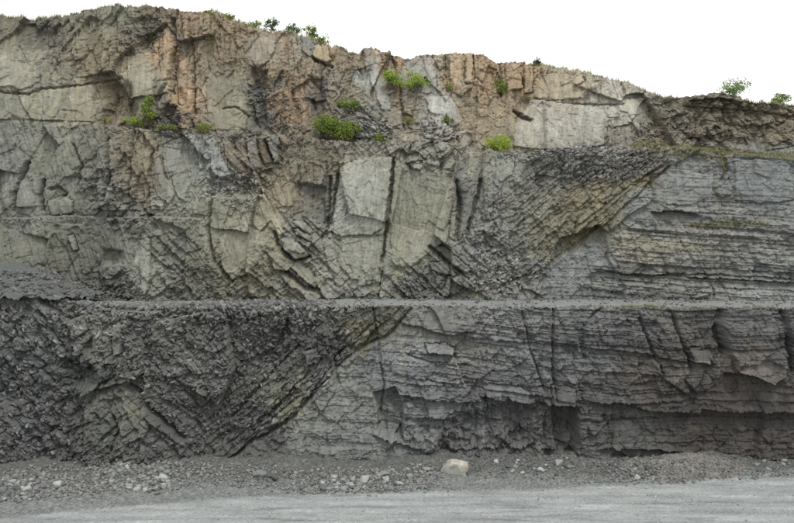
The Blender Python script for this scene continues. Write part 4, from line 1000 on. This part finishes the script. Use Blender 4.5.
# ================================================================== PLANTS
def shrub(name, P, w, h, nleaf, leaf, greens, label, cat, group, seed, upright=0.0, trunk=False):
    r = np.random.default_rng(seed)
    root = empty(name, P); tag(root, label, cat, group)
    w, h = w * 1.25, h * 1.15; nleaf = int(nleaf * 1.8)
    nb = max(6, int(8 + w * 4)); tips = []
    V, T, n = [], [], 0
    if trunk:
        segs = [((0, 0, -.3), (0, 0, h * .45), .05 * h / 2)]
        starts = [(0, 0, h * f) for f in np.linspace(.15, .45, nb)]
    else:
        segs = []; starts = [(r.uniform(-.3, .3) * w, r.uniform(-.1, .1) * w, -.15) for _ in range(nb)]
    for s in starts:
        a = r.uniform(0, 6.283); d = r.uniform(.15, 1) ** .6
        e = np.array([s[0] * .6 + math.cos(a) * d * w * .42, math.sin(a) * d * w * .34, h * r.uniform(.3, 1.0) * (1 - .35 * d * d)])
        m = (np.array(s) + e) / 2 + np.array([0, 0, .08 * h])
        segs += [(s, m, .012 * h + .01), (m, e, .007 * h + .006)]
        tips += [e, m * .3 + e * .7 + r.normal(0, .06 * w, 3)]
    for a, b, rad in segs:
        a, b = np.array(a, float), np.array(b, float); ax = b - a; ax /= np.linalg.norm(ax)
        u = np.cross(ax, (0.3, .9, .2)); u /= np.linalg.norm(u); v = np.cross(ax, u)
        for k in range(5):
            t = k * 2 * math.pi / 5
            V += [a + rad * (math.cos(t) * u + math.sin(t) * v), b + rad * .6 * (math.cos(t) * u + math.sin(t) * v)]
        for k in range(5):
            i, j = n + 2 * k, n + 2 * ((k + 1) % 5); T += [(i, j, j + 1, i + 1)]
        n += 10
    make_mesh('trunk' if trunk else 'stem', np.array(V), quads=np.array(T), mat=M_BARK, parent=root)
    tips = np.array(tips); k = r.integers(len(tips), size=nleaf)
    rc = (.07 + .13 * r.random(len(tips)))[k][:, None] * min(w, h * 1.3)
    off = r.normal(0, 1, (nleaf, 3)); off *= (r.random((nleaf, 1)) ** .5 * 1.75) / np.linalg.norm(off, axis=1)[:, None]; off = off * rc * np.array([1, .9, .8 + upright])
    c = tips[k] + off
    c[:, 2] = np.maximum(c[:, 2], -.05 + .06 * r.random(nleaf))
    d = r.normal(0, 1, (nleaf, 3)); d[:, 2] = d[:, 2] * .6 + .35; d /= np.linalg.norm(d, axis=1)[:, None]
    s = np.cross(d, r.normal(0, 1, (nleaf, 3))); s /= np.linalg.norm(s, axis=1)[:, None]
    L = .8 * leaf * r.uniform(.6, 1.3, (nleaf, 1)); W = L * .38
    quad = np.stack([c - d * L * .5, c + s * W, c + d * L * .5, c - s * W], 1).reshape(-1, 3)
    g = np.array([lin(x) for x in greens])[r.integers(len(greens), size=nleaf)] * (1 + .25 * (r.random(len(tips)) - .5))[k][:, None] * r.uniform(.85, 1.45, (nleaf, 1))
    make_mesh('crown' if trunk else 'foliage', quad, quads=np.arange(nleaf * 4).reshape(-1, 4), col=np.repeat(g, 4, 0), mat=M_LEAF, parent=root)
    return root
BR = [(126, 146, 66), (108, 132, 56), (142, 156, 78), (92, 112, 52), (134, 140, 84)]
OL = [(128, 140, 74), (112, 126, 64), (142, 150, 84)]
DK = [(70, 92, 52), (58, 80, 46), (86, 106, 60)]
PALE = [(122, 144, 96), (106, 130, 84), (142, 158, 114)]
def plant_face(nm, a, b, wpx, hpx, nleaf, leaf, greens, label, cat='shrub', group=None, seed=0, name='shrub', out=.25, **kw):
    P, _ = on_face(FACES[nm], a, b); s = P[1] / F
    return shrub(name, (P[0], P[1] - out, P[2]), wpx * s, hpx * s, nleaf, leaf, greens, label, cat, group, seed, **kw)
def plant_top(fc, a, wpx, hpx, nleaf, leaf, greens, label, cat, seed, name, back=1.0, **kw):
    j = int(round((a - PX0) / STEP)); P = FACES[fc]['V'][-1, j]; s = (P[1] + back) / F
    return shrub(name, (P[0], P[1] + back, P[2] - .1), wpx * s, hpx * s, nleaf, leaf, greens, label, cat, None, seed, **kw)
plant_face('upper_cliff', 327, 137, 22, 19, 1500, .24, BR, 'large bright green bush spilling over the upper ledge, left of a pair', seed=1, out=.9)
plant_face('upper_cliff', 345, 141, 22, 17, 1300, .24, BR, 'large bright green bush on the upper ledge touching grey fallen slabs', seed=2, out=.9)
plant_face('upper_cliff', 150, 125, 11, 27, 900, .22, BR, 'tall narrow green shrub climbing the cleft of the upper face', seed=3, upright=.6, out=.5)
plant_face('upper_cliff', 132, 126, 18, 7, 500, .2, [(140, 164, 66), (126, 152, 58), (152, 170, 80)], 'low wide green shrub on the ledge beside the tall narrow shrub', seed=4, out=.6)
plant_face('upper_cliff', 168, 131, 16, 6, 350, .2, OL, 'low olive plant on the ledge below dark broken rock', seed=5, out=.6)
plant_face('upper_cliff', 205, 134, 12, 9, 400, .2, OL, 'small olive shrub on the ledge below the smooth greenish slab', seed=6, out=.6)
plant_face('upper_cliff', 104, 123, 8, 4, 180, .18, OL, 'tiny olive plant at the ledge under the brown hollow', seed=7, out=.5)
plant_face('upper_cliff', 351, 112, 16, 12, 600, .22, PALE + BR, 'mid-sized green shrub among grey slabs above the bright bushes', seed=8)
plant_face('upper_cliff', 339, 107, 7, 6, 200, .2, BR, 'very small green shrub beside the mid-sized one on the slabs', seed=18)
plant_face('upper_cliff', 391, 89, 16, 17, 800, .22, [(134, 156, 72), (120, 144, 62), (148, 166, 88)], 'round light green shrub rooted beside the pale rock pillar', seed=9)
plant_face('upper_cliff', 415, 91, 18, 18, 900, .22, [(146, 166, 78), (130, 152, 66), (158, 174, 92)], 'round yellow-green shrub on the blue-grey slab', seed=10)
plant_face('upper_cliff', 502, 95, 15, 13, 650, .22, BR, 'green shrub rooted in a crack of the orange columns', seed=11)
plant_face('upper_cliff', 450, 90, 6, 7, 160, .18, OL, 'tiny olive shrub below the orange columns', seed=12)
plant_face('upper_cliff', 447, 124, 8, 9, 220, .18, DK + OL, 'small dull green shrub below the pale triangular slab', seed=13)
plant_face('upper_cliff', 377, 143, 9, 8, 260, .2, BR, 'small green shrub on the ledge below the grey slab scree', seed=14, out=.6)
plant_face('upper_cliff', 409, 124, 8, 6, 160, .18, OL, 'tiny green plant in the brown hollow above the ledge', seed=15)
plant_face('upper_cliff', 524, 103, 12, 8, 160, .18, [(112, 112, 84), (100, 104, 70)], 'sparse brownish shrub above the short dark overhang', seed=16)
plant_face('upper_cliff', 499, 154, 26, 14, 1100, .26, [(150, 168, 74), (138, 156, 64), (164, 178, 92)], 'broad yellow-green tuft on the ledge over the folded beds', seed=17, out=.8, upright=.4)
plant_face('upper_cliff', 150, 40, 5, 4, 90, .18, OL, 'tiny olive plant high in dark broken rock', seed=19)
plant_top('upper_cliff', 270, 12, 14, 420, .22, DK, 'small dark leafy tree on the skyline with see-through crown', 'tree', 30, 'small_tree', trunk=True)
plant_top('upper_cliff', 290, 13, 9, 420, .22, DK + PALE[:1], 'dark rounded bush on the skyline next to the small tree', 'shrub', 31, 'shrub')
plant_top('upper_cliff', 311, 11, 14, 480, .22, BR + OL, 'taller yellow-green bush on the skyline', 'shrub', 32, 'shrub')
plant_top('upper_cliff', 321, 11, 9, 360, .22, BR + OL, 'lower yellow-green bush on the sloping skyline', 'shrub', 33, 'shrub')
plant_top('upper_cliff', 252, 14, 9, 400, .22, OL + BR, 'light green bush at the crest above the triangular slab', 'shrub', 34, 'shrub')
plant_top('upper_cliff', 208, 17, 6, 380, .22, OL, 'long low olive bush on the crest above brown columns', 'shrub', 35, 'shrub')
plant_top('upper_cliff', 226, 14, 7, 320, .22, OL + DK[:1], 'grey-green low bush on the crest, beside the long low one', 'shrub', 36, 'shrub')
plant_top('upper_cliff', 540, 8, 10, 420, .2, [(52, 66, 50), (44, 58, 44), (62, 76, 58)], 'tiny dark conifer alone on the grassy crest', 'tree', 37, 'small_tree', trunk=True, upright=.5)
plant_top('upper_cliff', 736, 24, 17, 700, .26, PALE, 'pale green open-crowned tree on the lower right crest', 'tree', 38, 'small_tree', trunk=True)
plant_top('upper_cliff', 784, 16, 11, 480, .24, PALE + BR[:1], 'small pale green tree beyond the end of the crest', 'tree', 39, 'small_tree', trunk=True)

# grass: along the crest and on the ledges
def grass(name, spots, h0, h1, cols, seed):
    r = np.random.default_rng(seed); n = len(spots)
    P = np.array(spots); h = r.uniform(h0, h1, n)[:, None]; a = r.uniform(0, 6.283, n)
    s = np.stack([np.cos(a), np.sin(a), 0 * a], -1) * .03; le = np.stack([r.normal(0, .35, n), r.normal(0, .35, n), np.ones(n)], -1) * h
    V = np.stack([P - s, P + s, P + le], 1).reshape(-1, 3)
    c = np.array([lin(x) for x in cols])[r.integers(len(cols), size=n)] * r.uniform(.75, 1.2, (n, 1))
    return tag(make_mesh(name, V, tris=np.arange(n * 3).reshape(-1, 3), col=np.repeat(c, 3, 0), mat=M_LEAF), kind='stuff')
GR = [(140, 142, 82), (156, 152, 96), (118, 128, 66), (170, 160, 112)]
sp = []
for a in rs.uniform(-105, 900, 18000):
    dens = .55 + .5 * math.sin(a * .06) + .5 * math.sin(a * .023 + 1)
    if (330 < a < 530) and rs.random() < .85: continue
    if rs.random() > dens: continue
    j = int((a - PX0) / STEP); P = FACES['upper_cliff']['V'][-1, j]; bk = rs.uniform(0, 1.5) ** 1.5
    sp.append((P[0], P[1] + bk, P[2] - .04 - .035 * bk))
grass('crest_grass', sp, .18, .6, GR, 71)
sp = []
for poly, n in [([(628, 144), (650, 141), (690, 144), (740, 150), (800, 152), (900, 160), (900, 166), (794, 161), (740, 156), (690, 150), (650, 146), (632, 147)], 3200), ([(690, 224), (720, 220), (768, 222), (768, 226), (690, 229)], 700), ([(718, 152), (726, 152), (728, 172), (724, 176)], 250),
                ([(640, 148), (700, 150), (720, 160), (680, 158)], 500)]:
    for (a, b) in poly_points(poly, n, rs):
        P, _ = on_face(FACES['middle_cliff'] if b > UB(a) else FACES['upper_cliff'], a, b)
        sp.append((P[0], P[1] - .05, P[2] - .03))
for a in np.concatenate([rs.uniform(600, 794, 500), rs.uniform(625, 670, 400)]):
    j = int((a - PX0) / STEP); P = low['V'][-1, j]; sp.append((P[0], P[1] + rs.uniform(.1, 1.0), P[2] - .03))
for a in rs.uniform(630, 895, 2500):
    j = int((a - PX0) / STEP); P = mid['V'][-1, j]; sp.append((P[0], P[1] + rs.uniform(0, 1.2), P[2] - .03))
grass('ledge_grass', sp, .12, .38, [(132, 128, 84), (144, 136, 94), (116, 118, 72), (124, 130, 76)], 72)
